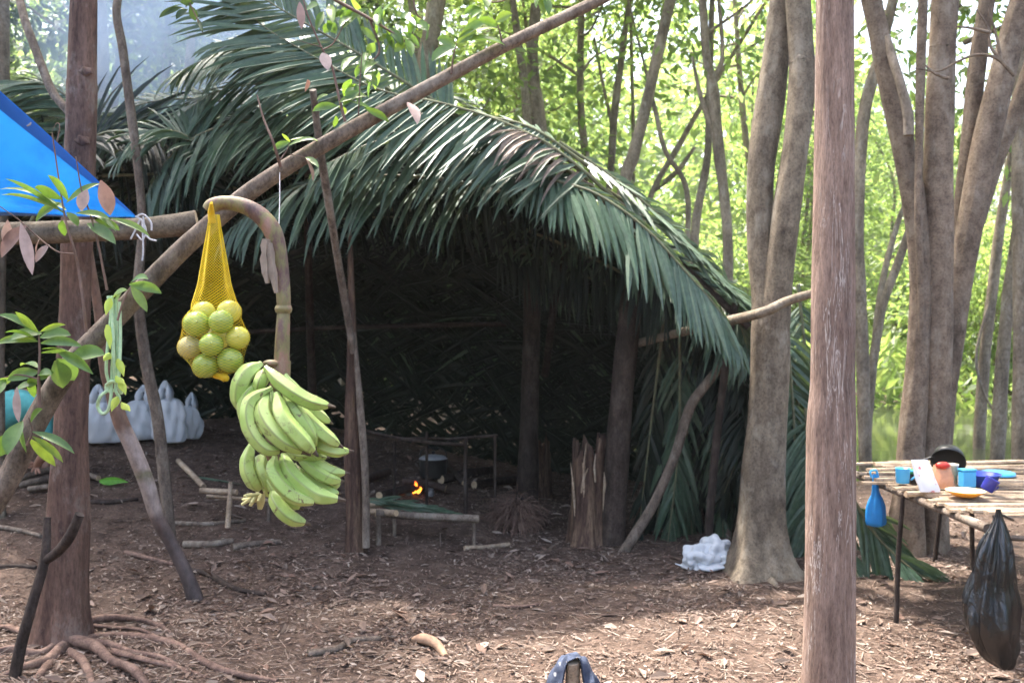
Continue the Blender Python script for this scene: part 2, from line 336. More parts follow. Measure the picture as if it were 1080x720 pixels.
N = 60000; az = rng.uniform(-0.7, 0.7, N); dd = rng.uniform(17.5, 42, N); lx = dd*np.tan(az); ly = dd
d = rdir(N, 0.5)+np.array([0, 0, 0.8]); V, Fa = rhombs(np.stack([lx, ly, gz(lx, ly)+rng.random(N)**2*0.7], 1), d, rdir(N), rng.uniform(0.15, 0.5, N), rng.uniform(0.06, 0.16, N))
mb = MB(); mb.addnp(V, Fa); tag(mb.build('ground_cover', M['leaf_bg']), 'green ground cover on the far bank beyond the water', 'ground cover', kind='stuff')
# ------------------------------------------------------------------ crowns and distant trees
def crown_mesh(name, seed, rad, nc, per, leaf, mat, zc=0.0, hollow=0.35, spread=0.42):
    q = np.random.default_rng(seed)
    dirs = unit(q.normal(size=(nc, 3))); rr = (hollow+(1-hollow)*q.random(nc)**0.6)
    c = dirs*rr[:, None]*np.asarray(rad)+np.array([0, 0, zc])
    cc = np.repeat(c, per, 0); od = np.repeat(unit(dirs*np.array([1, 1, 0.4])), per, 0)
    sz = np.repeat(q.uniform(0.6, 1.25, nc), per)[:, None]
    off = q.normal(size=(nc*per, 3))*np.array([spread, spread, spread*0.42])*sz
    p = cc+off; d = unit(unit(off+1e-4)*0.7+od*0.5+q.normal(size=p.shape)*0.45+np.array([0, 0, -0.35]))
    wd = np.cross(d, q.normal(size=p.shape)*0.5+np.array([0, 0, 1.]))
    L = leaf*q.uniform(0.6, 1.3, len(p))
    V, Fa = rhombs(p, d, wd, L, L*q.uniform(0.32, 0.48, len(p)))
    me = bpy.data.meshes.new(name); me.vertices.add(len(V)); me.vertices.foreach_set('co', V.ravel())
    me.loops.add(Fa.size); me.loops.foreach_set('vertex_index', Fa.ravel().astype(np.int32)); me.polygons.add(len(Fa))
    me.polygons.foreach_set('loop_start', np.arange(len(Fa), dtype=np.int32)*4); me.polygons.foreach_set('loop_total', np.full(len(Fa), 4, np.int32)); me.update(calc_edges=True)
    me.materials.append(mat); return me
CROWNS = [crown_mesh('crown', 11+i, (2.3, 2.3, 1.7), 60, 48, 0.17, M['leaf_bg']) for i in range(3)]
TALL = [crown_mesh('crown', 31+i, (1.5, 1.5, 3.2), 55, 48, 0.17, M['leaf_bg']) for i in range(3)]
BUSH = [crown_mesh('foliage', 51+i, (1.6, 1.6, 1.5), 55, 50, 0.15, M['leaf_bg'], 1.7) for i in range(3)]
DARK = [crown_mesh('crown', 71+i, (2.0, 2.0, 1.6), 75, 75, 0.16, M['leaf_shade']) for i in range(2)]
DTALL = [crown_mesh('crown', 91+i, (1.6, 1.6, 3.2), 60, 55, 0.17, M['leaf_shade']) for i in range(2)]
def add_crown(parent, me, pos, sc=(1, 1, 1), rz=None, name='crown'):
    o = bpy.data.objects.new(name, me); COL.objects.link(o); o.parent = parent
    o.location = tuple(np.asarray(pos)-LOC[parent]); o.rotation_euler = (random.uniform(-.15, .15), random.uniform(-.15, .15), rz if rz is not None else random.uniform(0, 6.28)); o.scale = sc
    return o
def px_trunk(mbx, pts, rough=0.05, sides=14, toground=True, up=None, flare=None, m=0, dens=10):
    """pts: (px, py, d, width px); first = lowest"""
    w3 = [P(a, b, c) for a, b, c, e in pts]; r = [W(e, c)/2 for a, b, c, e in pts]
    if toground:
        p = w3[0].copy(); g = float(gz(p[0], p[1]))
        if p[2]-g > 0.05:
            t = (w3[0]-w3[1]); t = t/abs(t[2]+1e-6); t[2] = -1; t[:2] = np.clip(t[:2], -0.15, 0.15)
            b0 = p+t*(p[2]-g); b0[2] = float(gz(b0[0], b0[1]))-0.05; w3.insert(0, b0); r.insert(0, r[0]*1.15)
        else: w3[0][2] -= 0.06
    if up:
        t = unit(w3[-1]-w3[-2]); t[2] = max(t[2], 0.6); t = t/t[2]; h = up-w3[-1][2]
        if h > 0.2: 
            w3.append(w3[-1]+t*h*0.5*np.array([1, 1, 1])); r.append(r[-1]*0.8); w3.append(w3[-1]+t*h*0.5*np.array([0.6, 0.6, 1])); r.append(r[-2]*0.35)
    ln = sum(np.linalg.norm(w3[i+1]-w3[i]) for i in range(len(w3)-1))
    mbx.tube(w3, r, sides, max(8, int(ln*dens)), m, rough, flare=flare)
    return w3
def limbs(mbx, base, n, ln, r, seed):
    q = np.random.default_rng(seed)
    for i in range(n):
        a = q.uniform(0, 6.28); e = q.uniform(0.2, 1.0); dv = np.array([math.cos(a)*math.cos(e), math.sin(a)*math.cos(e), math.sin(e)])
        b0 = base-np.array([0, 0, q.uniform(0, 1.6)]); mid = b0+dv*ln*0.5+q.normal(size=3)*0.12; mbx.tube([b0, mid, b0+dv*ln+np.array([0, 0, 0.3])], [r, r*0.6, r*0.15], 6, 8)

# explicit distant trees: label, pixel polyline (low to high), depth
BG = [
 ('thin twin branched tree standing in the water right of the foreground trunk', [(912, 493, 11.5, 10), (919, 399, 11.5, 10), (931, 324, 11.5, 9), (948, 275, 11.4, 9), (961, 234, 11.2, 8), (975, 170, 11, 7)], 5.5, [[(920, 390, 11.5, 8), (929, 305, 11.7, 7), (945, 241, 12, 6), (958, 205, 12, 4)]]),
 ('slender trunk emerging from behind the upper foreground trunk, curving right', [(908, 330, 10, 13), (905, 232, 10, 13), (911, 122, 10, 13), (927, 61, 10, 12), (942, 0, 10, 11)], 8, []),
 ('slim leaning tree in the water behind the slat table, second from the right edge', [(1051, 493, 11, 15), (1056, 399, 11, 14), (1064, 310, 11, 13), (1072, 250, 11, 11)], 7, []),
 ('bent slim tree in the water behind the slat table with pale dangling twigs', [(1032, 480, 12.5, 12), (1038, 380, 12.5, 12), (1049, 286, 12.5, 11), (1056, 230, 12.5, 10), (1071, 140, 12.4, 9)], 7, [[(1049, 300, 12.5, 4), (1030, 370, 12.4, 3), (1036, 410, 12.4, 3), (1052, 440, 12.4, 2)]]),
 ('straight brown tree filling the right edge of the photo', [(1075, 492, 9.5, 16), (1077, 380, 9.5, 16), (1076, 200, 9.5, 17), (1076, 0, 9.5, 17)], 8, []),
 ('thick grey trunk above the shelter roof, behind the diagonal pole', [(446, 120, 13, 22), (449, 70, 13, 21), (455, 35, 13, 20), (460, 0, 13, 19)], 9, []),
 ('left stem of the dark pair of trunks rising above the shelter roof', [(556, 130, 14, 10), (553, 90, 14, 9), (546, 40, 14, 8), (541, 0, 14, 7)], 9, []),
 ('stouter right stem of the dark pair of trunks rising above the shelter roof', [(568, 135, 14.2, 17), (563, 90, 14.2, 14), (562, 50, 14.2, 12), (566, 0, 14.2, 11)], 9, []),
 ('thin dark upright trunk over the middle of the roof slope, left of the leaning one', [(643, 200, 15, 8), (648, 120, 15, 8), (657, 50, 15, 7), (664, 0, 15, 6)], 8, [[(645, 130, 15, 4), (634, 80, 15, 3), (627, 40, 15, 2.5)]]),
 ('brown trunk leaning right that rises from the middle of the roof slope', [(656, 210, 12.5, 13), (668, 165, 12.5, 13), (683, 105, 12.5, 12), (694, 55, 12.5, 12), (707, 0, 12.5, 11)], 8, []),
 ('very thin straight sapling between the two trunks over the roof slope', [(668, 190, 16, 4), (668, 133, 16, 4), (666, 60, 16, 4), (665, 0, 16, 3)], 8, []),
 ('twisting trunk with side branches left of the twin stemmed tree', [(768, 330, 12, 11), (767, 240, 12, 11), (757, 150, 12, 12), (752, 95, 12, 12), (745, 60, 12, 9), (741, 0, 12, 9)], 9, [[(757, 150, 12, 7), (740, 105, 12, 5), (730, 60, 12, 3)], [(752, 85, 12, 7), (762, 60, 12, 5), (758, 0, 12, 4)], [(746, 35, 12, 4), (775, 15, 12, 3), (800, -5, 12, 2)]]),
 ('slim forked trunk just left of the twisting trunk', [(732, 300, 12.8, 9), (734, 233, 12.8, 9), (746, 167, 12.8, 8), (748, 100, 12.8, 7)], 7, []),
 ('slanting thin tree crossing behind the twisting trunk', [(672, 265, 14.5, 6), (687, 205, 14.5, 6), (715, 155, 14.5, 6), (748, 98, 14.5, 5), (790, 30, 14.5, 4)], 8, [[(690, 200, 14.5, 6), (715, 180, 14.3, 5), (733, 155, 14.2, 3)]]),
 ('crooked pale sapling arching between roof slope and twisting trunk', [(725, 280, 13.5, 6), (724, 200, 13.5, 6), (702, 160, 13.5, 5), (692, 120, 13.5, 5), (680, 70, 13.5, 3)], 8, []),
 ('shadowy trunk in the smoke at upper left', [(197, 160, 11, 11), (197, 100, 11, 10), (201, 50, 11, 9), (203, 0, 11, 9)], 8, []),
 ('dim grey trunk half hidden in smoke right of the left tree', [(107, 140, 11.5, 14), (108, 60, 11.5, 13), (106, 0, 11.5, 12)], 8, []),
]
for i, (lab, pts, top, brs) in enumerate(BG):
    mbx = MB(); w3 = px_trunk(mbx, pts, 0.07, 10, True, top, dens=5)
    for br in brs: mbx.tube([P(a, b, c) for a, b, c, e in br], [W(e, c)/2 for a, b, c, e in br], 6, 14, 0, 0.1)
    limbs(mbx, w3[-1], 4, 1.5, 0.03, i)
    t = thing('forest_tree', lab, 'tree', (w3[0][0], w3[0][1], w3[0][2]+0.05), 'trunks standing behind the shelter')
    mbx.build('trunk', M['bark_bg'], t)
    add_crown(t, (CROWNS if i % 2 else TALL)[i % 3], w3[-1]+np.array([0, 0, 0.4]), (0.9, 0.9, 0.9))

# filler trees: 4 prototypes, then copies
def proto_tree(k):
    q = np.random.default_rng(100+k); h = q.uniform(6.5, 9); r = q.uniform(0.05, 0.09)
    t = thing('slender_tree', 'slim trunk with bright green leaves in the sunlit forest far behind', 'tree', (0, 0, 0), 'slender trees of the far forest')
    mbx = MB(); lean = q.normal(size=2)*0.6; pts = [np.array([0, 0, -0.1])]
    for s in (0.25, 0.5, 0.75, 1.0): pts.append(np.array([lean[0]*s+q.normal()*0.14, lean[1]*s+q.normal()*0.14, h*s]))
    mbx.tube(pts, [r, r*0.85, r*0.7, r*0.5, r*0.2], 8, 26, 0, 0.08)
    for s in range(9): 
        z = q.uniform(0.22, 0.9); b0 = spline(pts, 50)[int(z*49)]; a = q.uniform(0, 6.28); ln = q.uniform(0.7, 1.7)
        e = b0+np.array([math.cos(a)*ln, math.sin(a)*ln, q.uniform(0.2, 1.0)]); mbx.tube([b0, (b0+e)/2+q.normal(size=3)*0.1, e], [r*0.35, r*0.22, 0.006], 5, 7)
    mbx.build('trunk', M['bark_bg'], t)
    add_crown(t, TALL[k % 3], pts[-1]*0.72, (1.0, 1.0, h/9.0)); 
    return t
def copy_tree(o, loc, rz, s):
    c = o.copy(); COL.objects.link(c); c.location = loc; c.rotation_euler = (0, 0, rz); c.scale = (s, s, s); LOC[c] = np.asarray(loc)
    for ch in o.children:
        k = ch.copy(); COL.objects.link(k); k.parent = c
    return c
protos = [proto_tree(k) for k in range(4)]
def proto_bush(k):
    q = np.random.default_rng(200+k)
    t = thing('understory_bush', 'leafy green sapling thicket among the trunks of the far forest', 'bush', (0, 0, 0), 'understory bushes of the far forest')
    mbx = MB()
    for s in range(6):
        a = q.uniform(0, 6.28); l = q.uniform(0.3, 1.1); h = q.uniform(1.6, 3.0)
        mbx.tube([(q.normal()*0.1, q.normal()*0.1, -0.1), (math.cos(a)*l*0.4, math.sin(a)*l*0.4, h*0.5), (math.cos(a)*l, math.sin(a)*l, h)], [0.02, 0.014, 0.004], 5, 10)
    mbx.build('stem', M['bark_bg'], t); add_crown(t, BUSH[k], (0, 0, 0), name='foliage'); return t
bproto = [proto_bush(k) for k in range(3)]
q = np.random.default_rng(5)
def scatter(protolist, n, d0, d1, s0, s1, az=0.66, ok=lambda x, y: True):
    first = list(protolist); k = 0; tries = 0
    while k < n and tries < 5000:
        tries += 1
        d_ = math.sqrt(q.uniform(d0*d0, d1*d1)); a_ = q.uniform(-az, az); x, y = d_*math.tan(a_), d_
        if not ok(x, y): continue
        s = q.uniform(s0, s1); loc = (x, y, float(gz(x, y))-0.02); rz = q.uniform(0, 6.28)
        if first:
            o = first.pop(0); o.location = loc; o.rotation_euler = (0, 0, rz); o.scale = (s, s, s)
        else: copy_tree(protolist[k % len(protolist)], loc, rz, s)
        k += 1
scatter(protos, 68, 15, 42, 0.8, 1.5, ok=lambda x, y: not (x < -0.5 and y < 15))
dproto = []
for k in range(2):
    t = proto_tree(10+k); tag(t, 'tall shaded tree standing in the hazy wood beyond the left of the roof', 'tree', 'shaded trees beyond the left of the roof'); t.name = 'shaded_tree'
    for ch in t.children:
        if ch.data in TALL: ch.data = DTALL[k]
    dproto.append(t)
scatter(dproto, 12, 12.5, 26, 1.0, 1.5, az=0.6, ok=lambda x, y: x < -0.13*y and x > -0.62*y)
scatter(bproto, 110, 14, 40, 0.8, 1.6, ok=lambda x, y: not (x < 0.5 and y < 12) and not (x > 1.5 and y < 18.5 and q.random() < 0.9))
N = 26000; a_ = rng.uniform(0, 2*math.pi, N); r_ = rng.uniform(9, 16, N); x_, y_ = r_*np.sin(a_), r_*np.cos(a_); k = (y_ < 1.0) | ((x_ < -7.5) & (y_ < 9)) | ((x_ > 8.5) & (y_ < 5)); x_, y_ = x_[k], y_[k]; n_ = len(x_)
V, Fa = rhombs(np.stack([x_, y_, gz(x_, y_)+rng.random(n_)**1.1*5.5*(0.8+0.2*np.sin(x_*1.3+y_))], 1), rdir(n_), rdir(n_), rng.uniform(0.25, 0.55, n_), rng.uniform(0.15, 0.3, n_))
mb = MB(); mb.addnp(V, Fa); tag(mb.build('sky_blocker_leaves', M['leaf_shade']), 'unseen leaf wall added around the near sides to block low sky light', 'forest', kind='stuff')  # leaf wall added out of view to cut frontal sky light
# far wood reading as one mass
N = 85000; az = rng.uniform(-0.85, 0.85, N); dd = rng.uniform(44, 70, N)
hmax = 13+4*np.sin(az*9)+3*np.sin(az*23+1)+2*np.sin(az*51)
z = rng.random(N)**1.2*hmax*(1+rng.normal(size=N)*0.12)
p = np.stack([dd*np.sin(az), dd*np.cos(az), np.abs(z)], 1); d = rdir(N); V, Fa = rhombs(p, d, rdir(N), rng.uniform(0.4, 0.9, N), rng.uniform(0.25, 0.5, N))
mb = MB(); mb.addnp(V, Fa); tag(mb.build('far_foliage', M['leaf_bg']), 'bright green leaf mass closing the view far behind the trees', 'forest', kind='stuff')

# ------------------------------------------------------------------ named near trees
def near_tree(name, label, cat, stems, mat, crowns, base=None, group=None, flare=0.35, rough=0.06):
    """stems: list of dict(pts, up)"""
    b = base if base is not None else P(*stems[0][0][0][:3])
    t = thing(name, label, cat, onground(b[0], b[1]), group); tops = []
    for k, (pts, up, tg, pname) in enumerate(stems):
        mbx = MB(); w3 = px_trunk(mbx, pts, rough, 32, tg, up, flare if tg else None, dens=22)
        if up: limbs(mbx, w3[-1], 4, 1.8, 0.035, k)
        mbx.build(pname, mat, t); tops.append(w3[-1])
    for (k, me, off, sc) in crowns: add_crown(t, me, tops[k]+np.asarray(off), (sc, sc, sc))
    return t
def gd(px, py): return float(G(px, py)@_fw-CAMZ*_fw[2])     # depth of the ground under a pixel
dL = gd(65, 676)
left_tree = near_tree('forest_tree', 'brown trunk at left with spreading surface roots behind the blue tarp', 'tree',
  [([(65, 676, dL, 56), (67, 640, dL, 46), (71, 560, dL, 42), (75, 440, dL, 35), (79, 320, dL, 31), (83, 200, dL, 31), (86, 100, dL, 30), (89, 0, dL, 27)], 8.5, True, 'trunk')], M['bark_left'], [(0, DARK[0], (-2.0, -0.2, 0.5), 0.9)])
mbx = MB(); mbx.tube([P(a, b, dL+e) for a, b, e in ((74, 120, 0), (56, 98, .05), (46, 75, .1), (36, 48, .15), (26, 20, .2), (19, -10, .3))], [W(9, dL)/2]*6, 8, 30, 0, 0.08); mbx.build('limb', M['bark_stick'], left_tree)
for a, b_, rr in ((87, 148, .036), (91, 75, .032), (82, 225, .026)):
    mbx = MB(); mbx.sphere((0, 0, 0), 1, 0, 18, 12); V_ = mbx.V[0]; mbx.V[0] = V_*(1+0.15*np.sin(V_[:, :1]*5+V_[:, 2:]*4))*np.array([rr, rr*.55, rr*.62])+P(a, b_, dL-0.052); mbx.build('knot', M['bark_left'], left_tree)
# surface roots
def root(pxs, wpx, parent=left_tree, w1=None):
    pts = []
    for i, (a, b) in enumerate(pxs):
        g = G(a, b); g[2] += 0.008+0.010*math.sin(i*2.1+a)+W(wpx, 4.4)*0.22*(1 if i < len(pxs)-1 else -1.2)+random.uniform(-.008, .008); pts.append(g)
    mbx = MB(); w0 = W(wpx, 4.4)*0.62; mbx.tube(pts, np.linspace(w0, (w1 or w0*0.5), len(pts)), 8, len(pts)*9, 0, 0.2); mbx.build('root', M['root'], parent)
for pxs, wp in [([(72, 668), (100, 658), (130, 656), (163, 661), (185, 668)], 9), ([(80, 678), (110, 671), (150, 673), (187, 681), (215, 700), (245, 712), (292, 720)], 9), ([(78, 682), (100, 689), (118, 701), (140, 714), (160, 724)], 12),
   ([(60, 682), (40, 690), (10, 689), (-20, 692)], 9), ([(66, 686), (50, 700), (30, 708), (0, 712)], 10), ([(74, 688), (86, 700), (95, 716), (98, 730)], 9), ([(85, 680), (115, 682), (140, 690), (175, 697), (205, 714)], 7),
   ([(60, 670), (30, 672), (5, 664), (-15, 668)], 8), ([(120, 690), (150, 702), (190, 705), (230, 718)], 6), ([(90, 665), (120, 664), (148, 670), (170, 676)], 5), ([(60, 690), (40, 714), (20, 725)], 8)]: root(pxs, wp)

dR = gd(800, 604)
right_tree = near_tree('forest_tree', 'grey tree forking into two stems beside the right end of the shelter', 'tree',
  [([(800, 604, dR, 80), (801, 580, dR, 56), (803, 540, dR, 45), (807, 470, dR, 41), (812, 400, dR, 39), (813, 350, dR, 40), (809, 310, dR+.02, 34), (802, 250, dR+.05, 28), (803, 180, dR+.06, 28), (813, 100, dR+.08, 29), (826, 0, dR+.1, 27)], 9, True, 'trunk'),
   ([(814, 360, dR-.02, 33), (821, 300, dR-.05, 30), (830, 220, dR-.08, 29), (842, 130, dR-.08, 27), (846, 70, dR-.06, 26), (841, 0, dR-.04, 25)], 9.5, False, 'trunk')], M['bark_grey'], [(0, CROWNS[0], (0.5, 1.5, 0), 1.0), (1, CROWNS[1], (1.6, 0.6, 0.3), 0.9)], flare=0.5)
for pxs, wp in [([(825, 598), (850, 608), (870, 622), (890, 640)], 16), ([(785, 600), (768, 604), (750, 606)], 14), ([(805, 606), (818, 618), (822, 630)], 14)]:
    pts = [G(a, b)+np.array([0, 0, 0.01-0.03*k]) for k, (a, b) in enumerate(pxs)]; mbx = MB(); mbx.tube(pts, np.linspace(W(wp, dR)/2, 0.015, len(pts)), 8, 20, 0, 0.1); mbx.build('root', M['bark_grey'], right_tree)

fore = near_tree('forest_tree', 'straight reddish brown trunk with pale cracks in the right foreground', 'tree',
  [([(873, 850, 3.0, 58), (873, 720, 3.0, 54), (875, 600, 3.0, 51), (876, 455, 3.0, 52), (877.5, 400, 3.0, 46), (878, 300, 3.0, 44), (880, 150, 3.0, 40), (881, 0, 3.0, 38)], 7, True, 'trunk')], M['bark_pole'], [(0, DARK[1], (2.5, 1.5, 1.5), 0.7)], flare=0.2, rough=0.035)

dC = gd(962, 583)
cl = near_tree('forest_tree', 'tan tree of several stems splaying from one base behind the slat table', 'tree',
  [([(952, 584, dC, 46.4), (958, 530, dC, 31.8), (962, 460, dC, 28.5), (968, 380, dC, 23.7), (971, 300, dC, 21.3), (963, 210, dC, 23.7), (945, 120, dC, 24.6), (930, 50, dC, 22.2), (917, -10, dC, 19.8)], 8.5, True, 'trunk'),
   ([(978, 584, dC+.1, 39.7), (984, 500, dC+.08, 29.2), (987, 400, dC+.05, 31.6), (989, 280, dC+.02, 30.1), (990, 150, dC, 28.5), (994, 60, dC, 27.7), (998, -10, dC, 26.9)], 9.5, True, 'trunk'),
   ([(985, 520, dC+.2, 28.5), (992, 440, dC+.2, 23.7), (1004, 360, dC+.2, 23.7), (1017, 270, dC+.2, 25.3), (1036, 170, dC+.2, 26.9), (1060, 70, dC+.2, 26.1), (1085, -20, dC+.2, 25.3)], 8, True, 'trunk'),
   ([(1000, 430, dC+.5, 14.3), (1008, 330, dC+.5, 14.3), (1025, 250, dC+.55, 15.8), (1050, 170, dC+.6, 17.4), (1078, 100, dC+.6, 17.4), (1110, 0, dC+.6, 17.4)], 7, True, 'trunk'),
   ([(1008, 260, dC+.35, 12.7), (1022, 150, dC+.35, 17.4), (1032, 60, dC+.35, 17.4), (1042, -10, dC+.35, 15.8)], 8, False, 'trunk'),
   ([(972, 400, dC-.04, 4.8), (971, 300, dC-.08, 7.1), (968, 230, dC-.13, 7.1), (969, 170, dC-.13, 7.9), (971, 80, dC-.1, 9.5), (974, -10, dC-.1, 9.5)], 7, False, 'trunk')], M['bark_tan'],
  [(0, CROWNS[2], (0.3, 1.5, 0.2), 0.9), (1, CROWNS[0], (1.2, 1.8, 0.5), 1.0), (3, TALL[0], (1.5, 1, 0), 0.8)], flare=0.3)
mbx = MB(); mbx.tube([P(958, 143, dC-.2), P(957, 120, dC-.2), P(950, 90, dC-.2), P(941, 60, dC-.15), P(936, 38, dC-.12)], [W(e, dC)/2 for e in (11, 11, 10, 9, 5)], 9, 22, 0, 0.2); mbx.build('broken_branch', M['bark_bg'], cl)
mbx = MB()
for pp in ([(1070, 80), (1058, 66), (1045, 50), (1042, 30), (1030, 10)], [(1070, 80), (1052, 62), (1030, 58), (1010, 65), (990, 75), (965, 72)], [(1056, 65), (1050, 35), (1040, 5)], [(1045, 35), (1025, 30), (1008, 28)], [(1000, 83), (985, 77), (975, 68)]):
    mbx.tube([P(a, b, dC-.3) for a, b in pp], np.linspace(0.012, 0.005, len(pp)), 6, 20)
mbx.build('dead_twig', M['bark_tan'], cl)
edge = near_tree('forest_tree', 'narrow grey trunk cut by the left edge of the photo', 'tree', [([(-4, 420, 6.4, 17), (-3, 300, 6.4, 16), (2, 150, 6.4, 15), (2, 0, 6.4, 14)], 8, True, 'trunk')], M['bark_grey'], [(0, DARK[1], (-1.2, 0.5, 0), 0.9)])
# saplings and leaning stems on the left
def stick(name, label, cat, pts, mat, sides=10, n=None, rough=0.08, group=None, capm=None, sink=0.04):
    w3 = [P(a, b, c) for a, b, c, e in pts]; r = [W(e, c)/2 for a, b, c, e in pts]
    mbx = MB(); mats = [mat] + ([capm] if capm else [])
    mbx.tube(w3, r, sides, n or len(pts)*7, 0, rough, capm=1 if capm else None)
    b = w3[0].copy(); return tag(mbx.build(name, mats, None, b), label, cat, group)
d1 = gd(180, 572)
t = near_tree('sapling', 'thin pale sapling curving up from leaf litter beside the net bag', 'sapling', [([(181, 572, d1, 11), (174, 510, d1, 12), (166, 440, d1-.05, 12), (154, 380, d1-.1, 11), (146, 310, d1-.2, 11), (150, 240, d1-.25, 9), (146, 180, d1-.3, 9), (137, 110, d1-.3, 9), (129, 50, d1-.3, 9), (123, 15, d1-.3, 8), (126, -20, d1-.3, 8)], 5.5, True, 'trunk')], M['bark_stick'], [(0, TALL[1], (-0.8, 0.6, 0.9), 0.4)], flare=0.1, rough=0.08)
d2 = gd(206, 631)
mbx = MB(); pts = [(207, 634, d2, 20), (197, 606, d2, 17), (182, 575, d2, 16), (166, 545, d2-.03, 17), (155, 510, d2-.05, 18), (141, 475, d2-.08, 18), (127, 445, d2-.12, 18), (118, 415, d2-.15, 15), (110, 385, d2-.2, 12), (104, 330, d2-.25, 11), (96, 280, d2-.3, 10), (90, 240, d2-.35, 8)]
m, n, b = base_mat('banded_stem'); tcg = n.nodes.new('ShaderNodeTexCoord'); sp = n.nodes.new('ShaderNodeSeparateXYZ'); n.links.new(tcg.outputs['Object'], sp.inputs[0])
nz = noise(n, 14, 4); ad = n.nodes.new('ShaderNodeMath'); ad.operation = 'MULTIPLY_ADD'; n.links.new(nz.outputs[0], ad.inputs[0]); ad.inputs[1].default_value = 0.09; n.links.new(sp.outputs[2], ad.inputs[2])
r_ = ramp(n, [(0.0, (0.06, 0.045, 0.042)), (0.30, (0.10, 0.075, 0.07)), (0.47, (0.12, 0.085, 0.075)), (0.52, (0.30, 0.24, 0.21)), (0.66, (0.36, 0.30, 0.27)), (0.70, (0.17, 0.15, 0.09)), (0.73, (0.36, 0.29, 0.26)), (0.92, (0.38, 0.31, 0.28)), (0.96, (0.20, 0.12, 0.085))])
for e in r_.color_ramp.elements: pass
n.links.new(ad.outputs[0], r_.inputs[0]); nb = noise(n, 26, 8, 0.7, (1, 1, 0.6)); rb_ = ramp(n, [(0.3, (0.5, 0.48, 0.46)), (0.68, (1.25, 1.22, 1.2))]); n.links.new(nb.outputs[0], rb_.inputs[0]); mm_ = n.nodes.new('ShaderNodeMix'); mm_.data_type = 'RGBA'; mm_.blend_type = 'MULTIPLY'; mm_.inputs[0].default_value = 1; n.links.new(r_.outputs[0], mm_.inputs[6]); n.links.new(rb_.outputs[0], mm_.inputs[7]); n.links.new(mm_.outputs[2], b.inputs['Base Color']); b.inputs['Roughness'].default_value = 0.7; bump(n, b, nb.outputs[0], 0.6, 0.008)
w3 = [P(a, bb, c) for a, bb, c, e in pts]; mbx.tube(w3, [W(e, c)/2*0.88 for a, bb, c, e in pts], 14, 90, 0, 0.07)
t = thing('sapling', 'dark stem banded with pale bark leaning left from the leaf litter', 'sapling', onground(w3[0][0], w3[0][1])); mbx.build('trunk', m, t)
d3 = gd(18, 716)
mbx = MB(); w3 = [P(a, b_, c) for a, b_, c in ((14, 720, d3), (22, 680, d3), (36, 630, d3), (47, 590, d3+.03), (50, 545, d3+.05))]; mbx.tube(w3, [W(e, d3)/2 for e in (12, 12, 12, 11, 7)], 10, 40, 0, 0.14)
w4 = [P(a, b_, c) for a, b_, c in ((46, 592, d3+.03), (60, 582, d3), (73, 566, d3-.06), (84, 542, d3-.08))]; mbx.tube(w4, [W(e, d3)/2 for e in (10, 10, 11, 9)], 10, 24, 0, 0.12)
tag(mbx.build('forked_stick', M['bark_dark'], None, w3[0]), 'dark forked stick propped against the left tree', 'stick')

# the thin post pair in front of the shelter
d4 = gd(374, 580)
t = thing('rotten_post', 'split rotten reddish post standing with slim poles right of the bananas', 'post', onground(*G(374, 580)[:2]))
mbx = MB(); w3 = [P(a, b_, d4) for a, b_ in ((374, 584), (373, 520), (371, 440), (372, 380), (371, 320), (370, 280), (369, 232))]; mbx.tube(w3, [W(e, d4)/2 for e in (22, 17, 14, 10, 9, 7, 2)], 12, 60, 0, 0.22); mbx.build('post', M['rotten'], t)
mbx = MB(); mbx.tube([P(a, b_, d4-.06) for a, b_ in ((386, 577), (385, 500), (380, 430), (376, 380), (374, 350))], [W(e, d4)/2 for e in (8, 8, 7, 5, 3)], 8, 30, 0, 0.1); mbx.build('slim_pole', M['bark_stick'], t)
mbx = MB(); mbx.tube([P(a, b_, d4+e_) for a, b_, e_ in ((373, 372, -.05), (366, 330, -.15), (356, 270, -.35), (346, 210, -.6), (338, 160, -.8), (330, 95, -1.0))], [W(e, d4)/2 for e in (7, 8, 8, 8, 7, 6)], 8, 30, 0, 0.08); mbx.build('slim_pole', M['bark_stick'], t)

